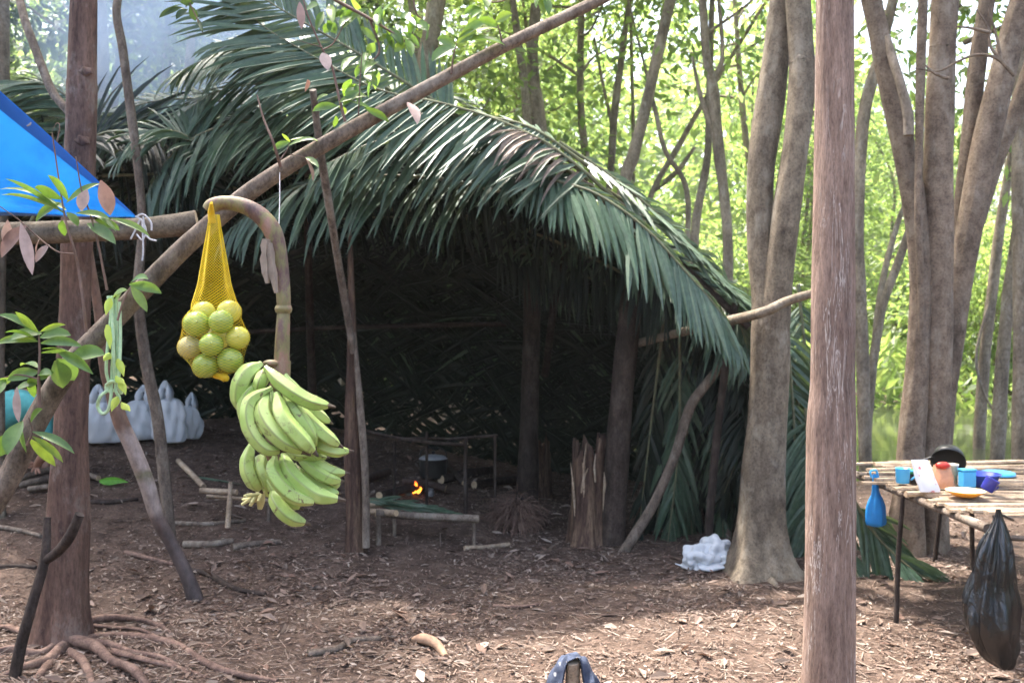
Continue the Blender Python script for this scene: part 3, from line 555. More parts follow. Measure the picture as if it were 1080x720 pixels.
# ------------------------------------------------------------------ palm shelter
shelter = thing('palm_shelter', 'large dark lean-to shelter thatched with drooping palm fronds', 'shelter', onground(-0.6, 7.2))
def frond_to(mbx, pts, n, Lmax, up, width=0.036, a0=62, a1=28, lift=0.1, lifts=None, droop=0.9, sides=(1, -1), start=0.1, seed=0, m=0, rm=1, jit=0.1, rr=0.013, segs=5, side_len=(1, 1), gap=0.0):
    q = np.random.default_rng(seed); c = spline(pts, 60); T = unit(np.gradient(c, axis=0))
    mbx.tube(c[::3], np.linspace(rr, 0.003, len(c[::3])), 6, 30, rm)
    P0 = []; D = []; WD = []; L = []; 
    for si, s in enumerate(sides):
        t = np.linspace(start, 1, n)+q.normal(size=n)*0.3/n; t = np.clip(t, 0, 1)
        if gap: t = t[q.random(len(t)) > gap]
        k = t*59; i = np.clip(k.astype(int), 0, 58); f = (k-i)[:, None]
        pos = c[i]*(1-f)+c[i+1]*f; tt = T[i]
        Nn = unit(np.asarray(up, float)-tt*np.sum(tt*np.asarray(up, float), 1, keepdims=True)); S = np.cross(tt, Nn)*s
        ang = np.radians(a0+(a1-a0)*t+q.normal(size=len(t))*5)[:, None]
        dv = S*np.sin(ang)+tt*np.cos(ang)+Nn*((lift if lifts is None else lifts[si])+q.normal(size=len(t))[:, None]*jit)
        pr = np.interp(t, [0, 0.15, 0.45, 0.8, 1], [0.55, 0.85, 1, 0.72, 0.38])
        P0.append(pos); D.append(dv); WD.append(tt+Nn*0.15*s); L.append(Lmax*pr*side_len[si]*q.uniform(0.85, 1.1, len(t)))
    P0, D, WD, L = np.vstack(P0), np.vstack(D), np.vstack(WD), np.concatenate(L)
    q2 = np.random.default_rng(seed+999)
    V, Fa = blades(P0, D, WD, L, width*q2.uniform(0.65, 1.1, len(L)), droop*0.68*q2.uniform(0.5, 1.6, len(L)), segs, 0.3, [0.4, 0.85, 1, 0.9, 0.6, 0.05])
    mbx.addnp(V, Fa, m)
def frond(pxpts, Lmax, n=46, up=(0, -0.35, 1), mat='palm', parent=None, seed=0, name='frond', **k):
    mbx = MB(); frond_to(mbx, [P(*p) for p in pxpts], n, Lmax, up, seed=seed, **k)
    return split_build(mbx, name, [M[mat], M['rachis']], parent or shelter, ['rachis'])
# structural poles
def part_tube(name, pxs, mat, parent, sides=12, rough=0.06, n=None, capm=None):
    w3 = [P(a, b, c) for a, b, c, e in pxs]; mbx = MB(); mbx.tube(w3, [W(e, c)/2 for a, b, c, e in pxs], sides, n or max(10, len(pxs)*8), 0, rough, capm=1 if capm else None)
    return mbx.build(name, [M[mat]]+([M[capm]] if capm else []), parent)
d5 = gd(648, 574)
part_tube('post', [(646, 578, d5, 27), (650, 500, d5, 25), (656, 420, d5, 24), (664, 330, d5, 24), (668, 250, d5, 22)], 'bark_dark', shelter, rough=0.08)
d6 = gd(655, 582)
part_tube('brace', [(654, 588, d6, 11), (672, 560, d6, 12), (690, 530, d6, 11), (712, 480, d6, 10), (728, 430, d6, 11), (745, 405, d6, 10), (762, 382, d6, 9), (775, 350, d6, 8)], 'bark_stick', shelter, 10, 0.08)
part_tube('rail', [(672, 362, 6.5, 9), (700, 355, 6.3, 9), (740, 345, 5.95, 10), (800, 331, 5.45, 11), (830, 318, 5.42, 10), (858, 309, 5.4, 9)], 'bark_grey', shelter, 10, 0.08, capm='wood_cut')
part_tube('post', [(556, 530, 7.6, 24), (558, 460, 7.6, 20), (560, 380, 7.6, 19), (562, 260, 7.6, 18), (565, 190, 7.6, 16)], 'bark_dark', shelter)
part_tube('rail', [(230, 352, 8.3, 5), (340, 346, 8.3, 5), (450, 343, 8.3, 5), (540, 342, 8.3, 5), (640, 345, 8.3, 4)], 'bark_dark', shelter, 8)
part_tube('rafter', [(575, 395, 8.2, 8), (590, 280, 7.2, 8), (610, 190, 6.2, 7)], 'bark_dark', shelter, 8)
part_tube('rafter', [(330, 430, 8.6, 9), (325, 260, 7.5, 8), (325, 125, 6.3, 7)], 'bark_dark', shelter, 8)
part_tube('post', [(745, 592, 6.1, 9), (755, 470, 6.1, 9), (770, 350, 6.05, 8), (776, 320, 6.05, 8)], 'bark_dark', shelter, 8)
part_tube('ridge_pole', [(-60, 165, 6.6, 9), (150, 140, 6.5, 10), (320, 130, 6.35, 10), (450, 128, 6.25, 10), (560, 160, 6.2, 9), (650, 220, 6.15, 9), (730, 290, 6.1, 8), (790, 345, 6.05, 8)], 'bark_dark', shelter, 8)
# thatch mat: rim curve (front) and foot curve (back)
rim = spline([P(-120, 150, 6.7), P(60, 140, 6.6), P(200, 145, 6.5), P(320, 138, 6.4), P(430, 136, 6.3), P(545, 168, 6.25), P(645, 232, 6.2), P(722, 300, 6.2), P(778, 360, 6.15), P(796, 430, 6.15), P(800, 520, 6.15), P(802, 590, 6.15)], 200)
foot = spline([onground(-5.6, 9.2), onground(-4.4, 9.4), onground(-3.3, 9.4), onground(-2.3, 9.4), onground(-1.2, 9.4), onground(-0.2, 9.35), onground(0.7, 9.2), onground(1.3, 8.8), onground(1.55, 8.0), onground(1.6, 7.3), onground(1.6, 6.8), onground(1.6, 6.35)], 200)
def shell(u, v, lift=0.0):
    k = np.clip(u*199, 0, 198.999); i = k.astype(int); f = (k-i)[:, None]
    a = rim[i]*(1-f)+rim[i+1]*f; c = foot[i]*(1-f)+foot[i+1]*f; v = v[:, None]
    mid = a*(1-v)+c*v; bul = np.sin(np.pi*v)
    return mid+bul*np.array([0.0, 0.22, 0.38])*(1-sm(0.72, 0.95, u)[:, None]*0.7)+np.array([0, 0.1, 0.4])*lift
def mat_layer(n, lift, L, wd, seed, name, mat, vlo=0.0, vhi=1.0):
    q = np.random.default_rng(seed); u = q.random(n); v = vlo+(vhi-vlo)*q.random(n)**0.9; e = 0.01
    p = shell(u, v, lift); du = unit(shell(np.clip(u+e, 0, 1), v, lift)-shell(np.clip(u-e, 0, 1), v, lift)); dv = unit(shell(u, np.clip(v+e, 0, 1), lift)-shell(u, np.clip(v-e, 0, 1), lift))
    s = np.where(q.random(n) > 0.5, 1, -1)[:, None]; d = unit(du*s*q.uniform(0.3, 1, n)[:, None]+dv*q.uniform(0.2, 0.9, n)[:, None]); N_ = np.cross(du, dv)
    d = d+N_*q.normal(size=(n, 1))*0.06; V, Fa = blades(p+N_*q.normal(size=(n, 1))*0.03, d, np.cross(d, N_)+N_*q.normal(size=(n, 1))*0.35, L*q.uniform(0.7, 1.2, n), wd*q.uniform(0.7, 1.3, n), 0.25, 3, 0.2)
    mbx = MB(); mbx.addnp(V, Fa); return mbx.build(name, M[mat], shelter)
mat_layer(8500, 0.0, 0.6, 0.05, 1, 'thatch', 'palm_shade', 0.0, 1.0)
mat_layer(4000, 0.12, 0.7, 0.06, 2, 'thatch', 'palm_shade', 0.0, 0.8)
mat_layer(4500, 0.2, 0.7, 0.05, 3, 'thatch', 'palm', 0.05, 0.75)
# hero fronds
H = dict(sides=(1, -1))
frond([(668, 228, 6.0), (600, 168, 5.9), (540, 133, 5.85), (470, 110, 5.75), (400, 95, 5.65), (335, 62, 5.6), (270, 22, 5.6), (225, -30, 5.7)], 0.72, 74, (0, -0.75, 0.65), seed=1, a0=74, a1=40, droop=0.32, lifts=(-0.7, 0.0), width=0.043, jit=0.06, side_len=(0.6, 1))
frond([(640, 215, 6.1), (585, 172, 6.0), (520, 150, 5.95), (455, 142, 5.9), (395, 150, 5.85), (340, 175, 5.8)], 0.66, 56, (0, -0.8, 0.6), seed=2, a0=75, a1=40, droop=0.75, lifts=(-0.7, 0.05), width=0.043, jit=0.07, side_len=(0.6, 1))
frond([(540, 205, 6.15), (470, 190, 6.1), (400, 185, 6.05), (340, 190, 6.0), (285, 210, 5.95), (245, 240, 5.95)], 0.62, 50, (0, -0.8, 0.6), seed=3, a0=72, a1=35, droop=0.9, lifts=(-0.6, 0.05), side_len=(0.6, 1))
frond([(545, 175, 5.95), (585, 190, 5.85), (630, 205, 5.78), (680, 240, 5.7), (722, 285, 5.64), (757, 325, 5.6), (776, 360, 5.58)], 0.52, 60, (0.2, -0.85, 0.5), seed=4, a0=68, a1=12, droop=0.5, lifts=(0.0, -0.6), width=0.045, jit=0.05, side_len=(1, 0.4))
frond([(470, 165, 6.05), (530, 170, 5.98), (590, 195, 5.92), (650, 235, 5.9), (705, 280, 5.9), (750, 325, 5.9)], 0.40, 48, (0.2, -0.8, 0.55), seed=5, a0=70, a1=25, droop=0.9, lifts=(0.0, -0.6), side_len=(1, 0.4))
frond([(590, 150, 6.1), (650, 190, 6.1), (700, 232, 6.1), (745, 275, 6.1), (790, 322, 6.1)], 0.36, 48, (0.3, -0.5, 0.8), seed=6, a0=60, a1=35, droop=0.25, lifts=(0.2, -0.1), side_len=(1, 0.6))
frond([(640, 200, 6.25), (690, 235, 6.2), (740, 285, 6.2), (785, 325, 6.2), (820, 360, 6.2)], 0.42, 48, (0.3, -0.3, 0.9), seed=7, a0=50, a1=30, droop=0.15, lifts=(0.3, 0.0), side_len=(1, 0.6))
frond([(620, 190, 5.98), (590, 160, 5.9), (555, 140, 5.85), (520, 132, 5.85)], 0.46, 34, (0, -0.7, 0.7), mat='palm_dry', seed=8, a0=75, a1=45, droop=0.9, jit=0.12, gap=0.35, width=0.026, lifts=(-0.7, 0.05), side_len=(0.5, 1))
frond([(430, 110, 6.4), (370, 80, 6.4), (310, 55, 6.4), (250, 50, 6.3), (190, 75, 6.2)], 0.7, 56, (0, -0.6, 0.75), seed=9, a0=70, a1=40, droop=0.6, lifts=(-0.7, 0), side_len=(0.6, 1))
frond([(330, 150, 6.2), (270, 130, 6.1), (215, 140, 6.0), (175, 170, 5.95), (150, 215, 5.95)], 0.6, 44, (0, -0.7, 0.65), seed=10, a0=65, a1=35, droop=0.8, lifts=(-0.7, 0), side_len=(0.6, 1))
frond([(235, 180, 6.1), (205, 150, 6.0), (180, 138, 5.95), (150, 145, 5.9), (125, 170, 5.9)], 0.34, 28, (0, -0.6, 0.75), seed=12, a0=60, a1=30, droop=0.9)
frond([(130, 180, 6.6), (90, 120, 6.5), (50, 90, 6.4), (10, 85, 6.3)], 0.5, 40, (0, -0.7, 0.65), seed=13, a0=60, a1=35, droop=0.7, lifts=(-0.7, 0), mat='palm')
frond([(30, 240, 6.4), (60, 180, 6.3), (110, 140, 6.2), (170, 150, 6.1), (215, 200, 6.0)], 0.6, 44, (0, -0.7, 0.65), seed=14, a0=60, a1=35, droop=0.6, mat='palm_shade')
frond([(500, 135, 5.95), (440, 95, 5.8), (370, 52, 5.7), (300, 12, 5.65), (240, -25, 5.65)], 0.62, 60, (0, -0.95, 0.3), seed=15, a0=66, a1=34, droop=0.25, lifts=(-0.1, 0.0), width=0.04, jit=0.05, side_len=(0.6, 1))
frond([(620, 175, 6.0), (560, 135, 5.9), (500, 122, 5.9), (450, 125, 5.9)], 0.5, 40, (0, -0.8, 0.6), seed=16, a0=72, a1=40, droop=0.4, lifts=(-0.7, 0.0), width=0.04, side_len=(0.5, 1))
for k, pts in enumerate([[(470, 140, 6.3), (390, 105, 6.25), (310, 88, 6.2), (235, 95, 6.15), (185, 125, 6.1)], [(450, 118, 6.5), (370, 72, 6.45), (300, 48, 6.4), (235, 45, 6.4)], [(400, 150, 6.2), (330, 128, 6.15), (265, 125, 6.1), (205, 150, 6.1)], [(300, 120, 6.6), (220, 105, 6.55), (150, 110, 6.5), (95, 140, 6.5)]]):
    frond(pts, 0.6, 52, (0, -0.85, 0.5), seed=30+k, a0=68, a1=34, droop=0.5, lifts=(-0.4, 0.0), width=0.04, jit=0.08, side_len=(0.6, 1))
# rows of fronds laid over the roof and hanging from its rim
q = np.random.default_rng(21)
for k in range(26):
    u0 = q.uniform(0.16, 0.62); v0 = q.uniform(0.02, 0.5); sg = 1 if q.random() > 0.45 else -1; ln = q.uniform(0.2, 0.32)
    uu = np.linspace(u0, np.clip(u0+sg*ln, 0.08, 0.78), 6); vv = np.linspace(v0, max(-0.02, v0-0.16), 6)
    mbx = MB(); frond_to(mbx, shell(uu, np.clip(vv, 0, 1), 0.25)+np.array([0, 0, 0.04]), 44, q.uniform(0.45, 0.62), (0, -0.35, 1), seed=300+k, a0=65, a1=35, droop=0.7, lift=-0.1, jit=0.1)
    split_build(mbx, 'frond', [M['palm'], M['rachis']], shelter, ['rachis'])
for k in range(24):      # inner fringe: shade-toned leaflets hanging under the rim
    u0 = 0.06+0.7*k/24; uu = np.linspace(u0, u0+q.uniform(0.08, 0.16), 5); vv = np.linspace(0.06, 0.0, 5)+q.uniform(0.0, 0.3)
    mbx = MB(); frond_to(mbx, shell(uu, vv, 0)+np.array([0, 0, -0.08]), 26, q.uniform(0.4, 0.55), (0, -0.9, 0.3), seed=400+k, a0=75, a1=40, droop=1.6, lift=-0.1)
    split_build(mbx, 'frond', [M['palm_shade'], M['rachis']], shelter, ['rachis'])
for k in range(22):      # right end wall: fronds hanging to the ground
    x0 = q.uniform(700, 805); d_ = q.uniform(6.45, 7.0); top = 300+max(0, (x0-690))*0.6+q.uniform(0, 40); bot = q.uniform(500, 590); x1 = x0+q.uniform(-45, 25)
    frond([(x0, top, d_), ((x0+x1)/2+q.uniform(-8, 8), (top+bot)/2, d_+.02), (x1, bot, d_+.05)], q.uniform(0.3, 0.5), 17, (0, -1, 0.1), mat='palm_shade' if k % 2 else 'palm', seed=500+k, a0=32, a1=14, droop=1.0, lift=-0.05, jit=0.12, width=0.045)
for k, (x0, top, x1, bot, d_) in enumerate([(828, 330, 836, 585, 6.3), (836, 380, 848, 600, 6.4), (842, 300, 850, 520, 6.6), (818, 350, 826, 600, 6.5), (850, 430, 846, 610, 6.2), (860, 470, 870, 615, 6.4)]):
    frond([(x0, top, d_), ((x0+x1)/2+6, (top+bot)/2, d_-.05), (x1, bot, d_-.1)], 0.42, 36, (0, -1, 0.1), seed=600+k, a0=50, a1=25, droop=1.0, lift=0.05, width=0.045)
t = thing('fallen_frond', 'green palm frond lying on the litter with its tip towards the table', 'palm frond', onground(*G(915, 600)[:2]))
for k, (pts, L_) in enumerate([([(896, 520, 5.7), (925, 565, 5.7), (962, 600, 5.6), (1012, 632, 5.5)], 0.42), ([(888, 570, 5.8), (900, 600, 5.7), (915, 620, 5.6), (930, 634, 5.55)], 0.3)]):
    mbx = MB(); frond_to(mbx, [P(*p) for p in pts], 34, L_, (0, -0.8, 0.5), seed=700+k, a0=36, a1=10, droop=0.7, lift=0.0, width=0.036); split_build(mbx, 'leaflets', [M['palm'], M['rachis']], t, ['rachis'])
# understory palms behind the shelter at upper left
def palm(label, px, d, h, n, L, seed):
    b_ = P(px, 400, d); b_ = onground(b_[0], b_[1]); t = thing('understory_palm', label, 'palm', b_); q = np.random.default_rng(seed)
    mbx = MB(); mbx.tube([b_-np.array([0, 0, .1]), b_+np.array([0.05, 0, h*0.5]), b_+np.array([0, 0.05, h])], [0.07, 0.06, 0.05], 10, 20, 0, 0.05); mbx.build('trunk', M['bark_bg'], t)
    for k in range(n):
        a = 6.28*k/n+q.uniform(-.2, .2); e = q.uniform(0.5, 1.25); dv = np.array([math.cos(a), math.sin(a), 0]); top = b_+np.array([0, 0, h])
        pts = [top, top+dv*L*0.3*math.cos(e)*1.4+np.array([0, 0, L*0.36*math.sin(e)]), top+dv*L*0.65+np.array([0, 0, L*0.42*math.sin(e)]), top+dv*L*0.95+np.array([0, 0, L*0.12*math.sin(e)])]
        mbx = MB(); frond_to(mbx, pts, 40, 0.5, (0, 0, 1), seed=seed*50+k, a0=65, a1=30, droop=0.6); split_build(mbx, 'frond', [M['palm'], M['rachis']], t, ['rachis'])
palm('dark understory palm rising left of the left tree behind the tarp', 10, 10.2, 2.4, 9, 1.9, 3)
palm('palm with pale arching fronds behind the roof, left of the thick grey trunk', 352, 11.0, 2.7, 9, 2.0, 5)

# ------------------------------------------------------------------ inside and in front of the shelter
def stump(name, label, px, py, top, wpx, seed, mat='rotten'):
    g = G(px, py); d = float((g-np.array([0, 0, CAMZ]))@_fw); t = thing(name, label, 'stump', onground(g[0], g[1])); h = (py-top)/F*d; r0 = W(wpx, d)/2; q = np.random.default_rng(seed)
    th = np.linspace(0, 2*math.pi, 28, endpoint=False); jag = 0.72+0.28*np.abs(np.sin(th*2.3+0.5))*q.uniform(0.5, 1, 28); jag[q.integers(0, 28, 6)] *= 0.7
    rad = 1+0.12*np.sin(3*th+1)+0.08*np.sin(7*th)+q.normal(size=28)*0.05; rows = []
    for k in range(14):
        z = k/13; rr = r0*rad*(1+0.35*math.exp(-z*7))*(1-0.18*z)*(1+q.normal(size=28)*0.025); rows.append(np.stack([rr*np.cos(th), rr*np.sin(th), -0.05+(h*jag+0.05)*z], 1))
    for k in range(5):
        z = 1-k/5*0.5; rr = r0*rad*0.7*(0.9-0.1*k); rows.append(np.stack([rr*np.cos(th), rr*np.sin(th), h*jag*z], 1))
    mbx = MB(); V = np.vstack(rows)+LOC[t]; n_ = len(rows); mbx.add(V, [(i*28+j, i*28+(j+1) % 28, (i+1)*28+(j+1) % 28, (i+1)*28+j) for i in range(n_-1) for j in range(28)]); mbx.build('trunk', M[mat], t)
    mbx = MB()
    for k in range(9):
        a = q.uniform(3.6, 6.2); b0 = LOC[t]+np.array([math.cos(a)*r0*0.95, math.sin(a)*r0*0.95, h*q.uniform(0.05, 0.6)]); e = b0+np.array([q.normal()*0.02, -0.01, h*q.uniform(0.2, 0.5)])
        mbx.tube([b0, (b0+e)/2+q.normal(size=3)*0.008, e], [0.006, 0.009, 0.002], 5, 8)
    mbx.build('splinter', M['slat'] if seed == 1 else M[mat], t); return t
stump('stump', 'jagged broken stump beside the dark shelter post', 620, 572, 452, 40, 1)
stump('stump', 'smaller rotten stump deep inside the shelter', 568, 524, 457, 24, 2)
g = G(545, 556); t = thing('root_clump', 'shaggy brown clump of root fibres on the shelter floor', 'root clump', onground(g[0], g[1])); q = np.random.default_rng(8); n_ = 900
a = q.uniform(0, 6.28, n_); rr = 0.10*np.sqrt(q.random(n_)); p = np.stack([rr*np.cos(a), rr*np.sin(a), q.uniform(0.05, 0.28, n_)*(1-rr/0.16)], 1)+LOC[t]; dv = np.stack([np.cos(a)*0.7, np.sin(a)*0.7, q.uniform(-0.9, 0.7, n_)], 1)
V, Fa = blades(p, dv, rdir(n_), q.uniform(0.08, 0.2, n_), 0.006, 1.6, 4, 0.2, [1, 1, 0.5]); mbx = MB(); mbx.addnp(V, Fa); mbx.build('fibres', M['root'], t)

# stick rack, logs, fire, pot
dk = 6.9
t = thing('stick_rack', 'low rack of thin sticks around the cooking fire', 'rack', onground(*P(440, 500, dk)[:2]))
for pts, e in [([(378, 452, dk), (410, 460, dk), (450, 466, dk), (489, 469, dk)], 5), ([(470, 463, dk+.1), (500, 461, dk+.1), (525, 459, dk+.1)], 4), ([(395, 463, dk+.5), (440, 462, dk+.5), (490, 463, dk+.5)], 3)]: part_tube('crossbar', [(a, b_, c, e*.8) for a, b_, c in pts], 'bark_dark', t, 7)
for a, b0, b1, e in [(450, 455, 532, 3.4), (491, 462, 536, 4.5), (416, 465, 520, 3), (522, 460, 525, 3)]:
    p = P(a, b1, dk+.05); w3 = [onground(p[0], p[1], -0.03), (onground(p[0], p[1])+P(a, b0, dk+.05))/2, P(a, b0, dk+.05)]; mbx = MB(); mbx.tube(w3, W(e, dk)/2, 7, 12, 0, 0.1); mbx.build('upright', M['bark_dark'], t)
fire_g = G(438, 520); fd = float((fire_g-np.array([0, 0, CAMZ]))@_fw)
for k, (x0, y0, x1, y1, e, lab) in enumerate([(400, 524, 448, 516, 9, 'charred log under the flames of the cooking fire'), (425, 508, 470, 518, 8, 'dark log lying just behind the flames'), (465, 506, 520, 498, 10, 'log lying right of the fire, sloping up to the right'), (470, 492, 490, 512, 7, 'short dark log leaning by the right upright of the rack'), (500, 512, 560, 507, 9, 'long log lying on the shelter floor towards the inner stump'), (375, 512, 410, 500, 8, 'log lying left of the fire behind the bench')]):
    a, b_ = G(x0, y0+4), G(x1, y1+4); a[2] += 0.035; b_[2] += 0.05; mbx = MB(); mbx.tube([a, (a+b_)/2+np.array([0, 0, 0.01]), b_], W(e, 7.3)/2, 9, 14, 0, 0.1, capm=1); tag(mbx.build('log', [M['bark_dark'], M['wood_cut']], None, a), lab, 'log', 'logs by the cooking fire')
m, n, b = base_mat('flame'); em = n.nodes.new('ShaderNodeEmission'); tc = n.nodes.new('ShaderNodeTexCoord'); sp = n.nodes.new('ShaderNodeSeparateXYZ'); n.links.new(tc.outputs['Object'], sp.inputs[0]); rf = ramp(n, [(0.0, (1, 0.30, 0.03)), (0.06, (1, 0.16, 0.015)), (0.12, (1, 0.07, 0.006))]); n.links.new(sp.outputs[2], rf.inputs[0]); n.links.new(rf.outputs[0], em.inputs[0]); em.inputs[1].default_value = 1.2; n.links.new(em.outputs[0], n.nodes['Material Output'].inputs[0])
t = thing('campfire', 'small orange cooking fire burning inside the shelter', 'fire', onground(fire_g[0], fire_g[1]))
for k, (dx, hh, r) in enumerate([(0.0, 0.10, 0.022), (-0.07, 0.05, 0.018), (0.035, 0.06, 0.014)]):
    mbx = MB(); mbx.tube([fire_g+np.array([dx, -0.06, 0.015]), fire_g+np.array([dx-0.006, -0.06, hh*0.4]), fire_g+np.array([dx+0.012, -0.06, hh*0.75]), fire_g+np.array([dx+0.004, -0.06, hh])], [r*0.7, r, r*0.5, 0.001], 9, 16, 0, 0.15); mbx.build('flame', m, t)
ashm = plain('ash', (0.25, 0.24, 0.23), (0.05, 0.05, 0.05), 30, 0.9)
for k in range(12): mbx = MB(); mbx.sphere((0, 0, 0), 1, 0, 9, 7); mbx.V[0] = mbx.V[0]*crumple(mbx.V[0], k, .5)[:, None]*random.uniform(.014, .032)+fire_g+np.array([random.uniform(-.16, .12), random.uniform(-.08, .06), 0.012]); mbx.build('coal', ashm, t)
M['black_metal'] = plain('black_metal', (0.03, 0.03, 0.03), (0.015, 0.015, 0.015), 15, 0.4); M['steel'] = plain('steel', (0.35, 0.35, 0.36), (0.22, 0.22, 0.23), 12, 0.35)
g = G(457, 506); t = thing('cooking_pot', 'blackened pot with a steel lid standing behind the fire', 'pot', g)
mbx = MB(); mbx.lathe(g+np.array([0, 0, 0.02]), [(0.0, 0), (0.09, 0), (0.105, 0.03), (0.11, 0.14), (0.115, 0.145), (0.108, 0.15)], 20); mbx.build('body', M['black_metal'], t)
mbx = MB(); mbx.lathe(g+np.array([0, 0, 0.17]), [(0.112, 0), (0.09, 0.018), (0.03, 0.03), (0.0, 0.032)], 20); lid_ = mbx.build('lid', M['steel'], t); mbx = MB(); mbx.lathe(g+np.array([0, 0, 0.203]), [(0.010, 0), (0.009, 0.008), (0.016, 0.014), (0.014, 0.024), (0.0, 0.027)], 14); mbx.build('knob', M['black_metal'], lid_)
mbx = MB(); mbx.tube([g+np.array([-.11, 0, .13]), g+np.array([-.08, 0, .24]), g+np.array([.08, 0, .24]), g+np.array([.11, 0, .13])], 0.005, 6, 20); mbx.build('handle', M['black_metal'], t)

# bench of poles with a palm leaf on it
db = gd(395, 575)
t = thing('pole_bench', 'low bench of peeled poles on stake legs right of the rotten post', 'bench', onground(*G(398, 574)[:2]))
part_tube('rail', [(396, 541, db, 8), (440, 544, db+.05, 8), (505, 547, db+.1, 8.5)], 'bark_stick', t, 10, 0.04, capm='wood_cut')
part_tube('rail', [(375, 538, db+.2, 7), (418, 541, db-.05, 7)], 'slat', t, 8, 0.04, capm='wood_cut')
part_tube('rail', [(386, 533, db+.25, 6), (410, 531, db+.25, 6)], 'slat', t, 8, 0.04, capm='wood_cut')
for a, b0, dd_, e in [(399, 543, db, 6), (500, 550, db+.1, 4), (416, 545, db+.2, 4), (388, 538, db+.3, 4)]:
    p = P(a, b0, dd_); mbx = MB(); mbx.tube([onground(p[0], p[1], -.03), (onground(p[0], p[1])+p)/2, p], W(e, db)/2, 8, 10, 0, 0.08); mbx.build('leg', M['bark_stick'], t)
mbx = MB()
for k in range(3): frond_to(mbx, [P(376+k*10, 526+k*3, db+.2), P(420+k*6, 530+k*3, db+.15), P(462+k*8, 538+k*1.5, db+.1)], 15, 0.17, (0, -0.3, 1), seed=800+k, a0=13, a1=5, droop=0.2, lift=0.03, rr=0.005, width=0.018)
tag(mbx.build('palm_leaf', [M['palm'], M['rachis']], None, P(420, 545, db)), 'cut palm leaf laid along the pole bench', 'palm leaf')
dw = gd(240, 556)
t = thing('stick_trestle', 'low trestle of pale cut sticks behind the hanging bananas', 'trestle', onground(*G(240, 556)[:2]))
part_tube('crossbar', [(211, 517, dw, 6), (250, 519, dw-.02, 6.5)], 'slat', t, 8, 0.04, capm='wood_cut'); part_tube('crossbar', [(218, 523, dw+.1, 4), (290, 528, dw+.1, 4)], 'slat', t, 8, 0.04)
part_tube('stake', [(240, 556, dw-.05, 6), (242, 530, dw-.05, 6), (243, 508, dw-.05, 4)], 'slat', t, 8, 0.08); part_tube('stake', [(283, 556, dw+.1, 4), (284, 522, dw+.1, 4)], 'bark_stick', t, 8, 0.08)
g = G(190, 492); mbx = MB(); mbx.tube([G(188, 490)+np.array([0, 0, .03]), G(203, 505)+np.array([0, 0, .03]), G(215, 516)+np.array([0, 0, .02])], 0.02, 8, 14); tag(mbx.build('split_stick', M['slat'], None, g), 'split pale stick on the shaded floor right of the white bags', 'stick')
mbx = MB(); V, Fa = blades([G(198, 505)+np.array([0, 0, .03])], [G(262, 514)-G(198, 505)], [(0.2, 1, 0.3)], 0.42, 0.03, 0.1, 5); mbx.addnp(V, Fa); tag(mbx.build('green_strip', M['palm'], None, g), 'long narrow green leaf strip beside the split pale stick', 'leaf')

# fallen sticks
for pxs, e, mt, lab in [([(183, 553), (220, 554), (259, 550)], 6, 'bark_stick', 'thin stick lying below the stick trestle'), ([(194, 577), (220, 577), (246, 573)], 10, 'bark_stick', 'thick stick between the pale sapling and the bananas'), ([(246, 580), (262, 577), (296, 574)], 9, 'bark_stick', 'stick end to end with the thick stick below the bananas'),
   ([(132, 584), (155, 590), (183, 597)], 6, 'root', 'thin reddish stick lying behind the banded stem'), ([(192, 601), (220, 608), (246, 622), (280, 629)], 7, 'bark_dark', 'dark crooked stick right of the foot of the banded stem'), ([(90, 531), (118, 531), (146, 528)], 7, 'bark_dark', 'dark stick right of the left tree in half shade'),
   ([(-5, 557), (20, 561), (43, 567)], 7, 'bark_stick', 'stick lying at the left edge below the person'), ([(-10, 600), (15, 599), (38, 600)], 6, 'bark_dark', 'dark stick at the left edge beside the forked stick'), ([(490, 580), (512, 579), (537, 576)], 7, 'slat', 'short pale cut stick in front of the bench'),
   ([(325, 692), (355, 687), (372, 678), (402, 676)], 7, 'bark_stick', 'twisted twig half buried in the sunny litter'), ([(675, 562), (700, 566), (735, 578)], 7, 'bark_dark', 'dark stick on the floor between brace and white bag'), ([(520, 640), (545, 641), (570, 638)], 4, 'root', 'short twig lying in the middle of the clearing')]:
    pts = [G(a, b_)+np.array([0, 0, W(e, 5.5)*0.35]) for a, b_ in pxs]; mbx = MB(); mbx.tube(pts, np.linspace(W(e, 5.5)/2, W(e, 5.5)*0.36, len(pts)), 8, len(pts)*7, 0, 0.12); tag(mbx.build('fallen_stick', M[mt], None, pts[0]), lab, 'stick', 'sticks lying on the litter')
g = G(452, 688); mbx = MB(); mbx.tube([G(436, 676)+np.array([0, 0, .01]), G(446, 680)+np.array([0, 0, .03]), G(460, 685)+np.array([0, 0, .03]), G(470, 694)+np.array([0, 0, .01])], [0.012, 0.026, 0.022, 0.012], 9, 20, 0, 0.2)
tag(mbx.build('wood_chunk', plain('tan_wood', (0.42, 0.27, 0.17), (0.25, 0.15, 0.10), 20, 0.8), None, g), 'tan knobbly piece of wood in the sunny foreground litter', 'wood')
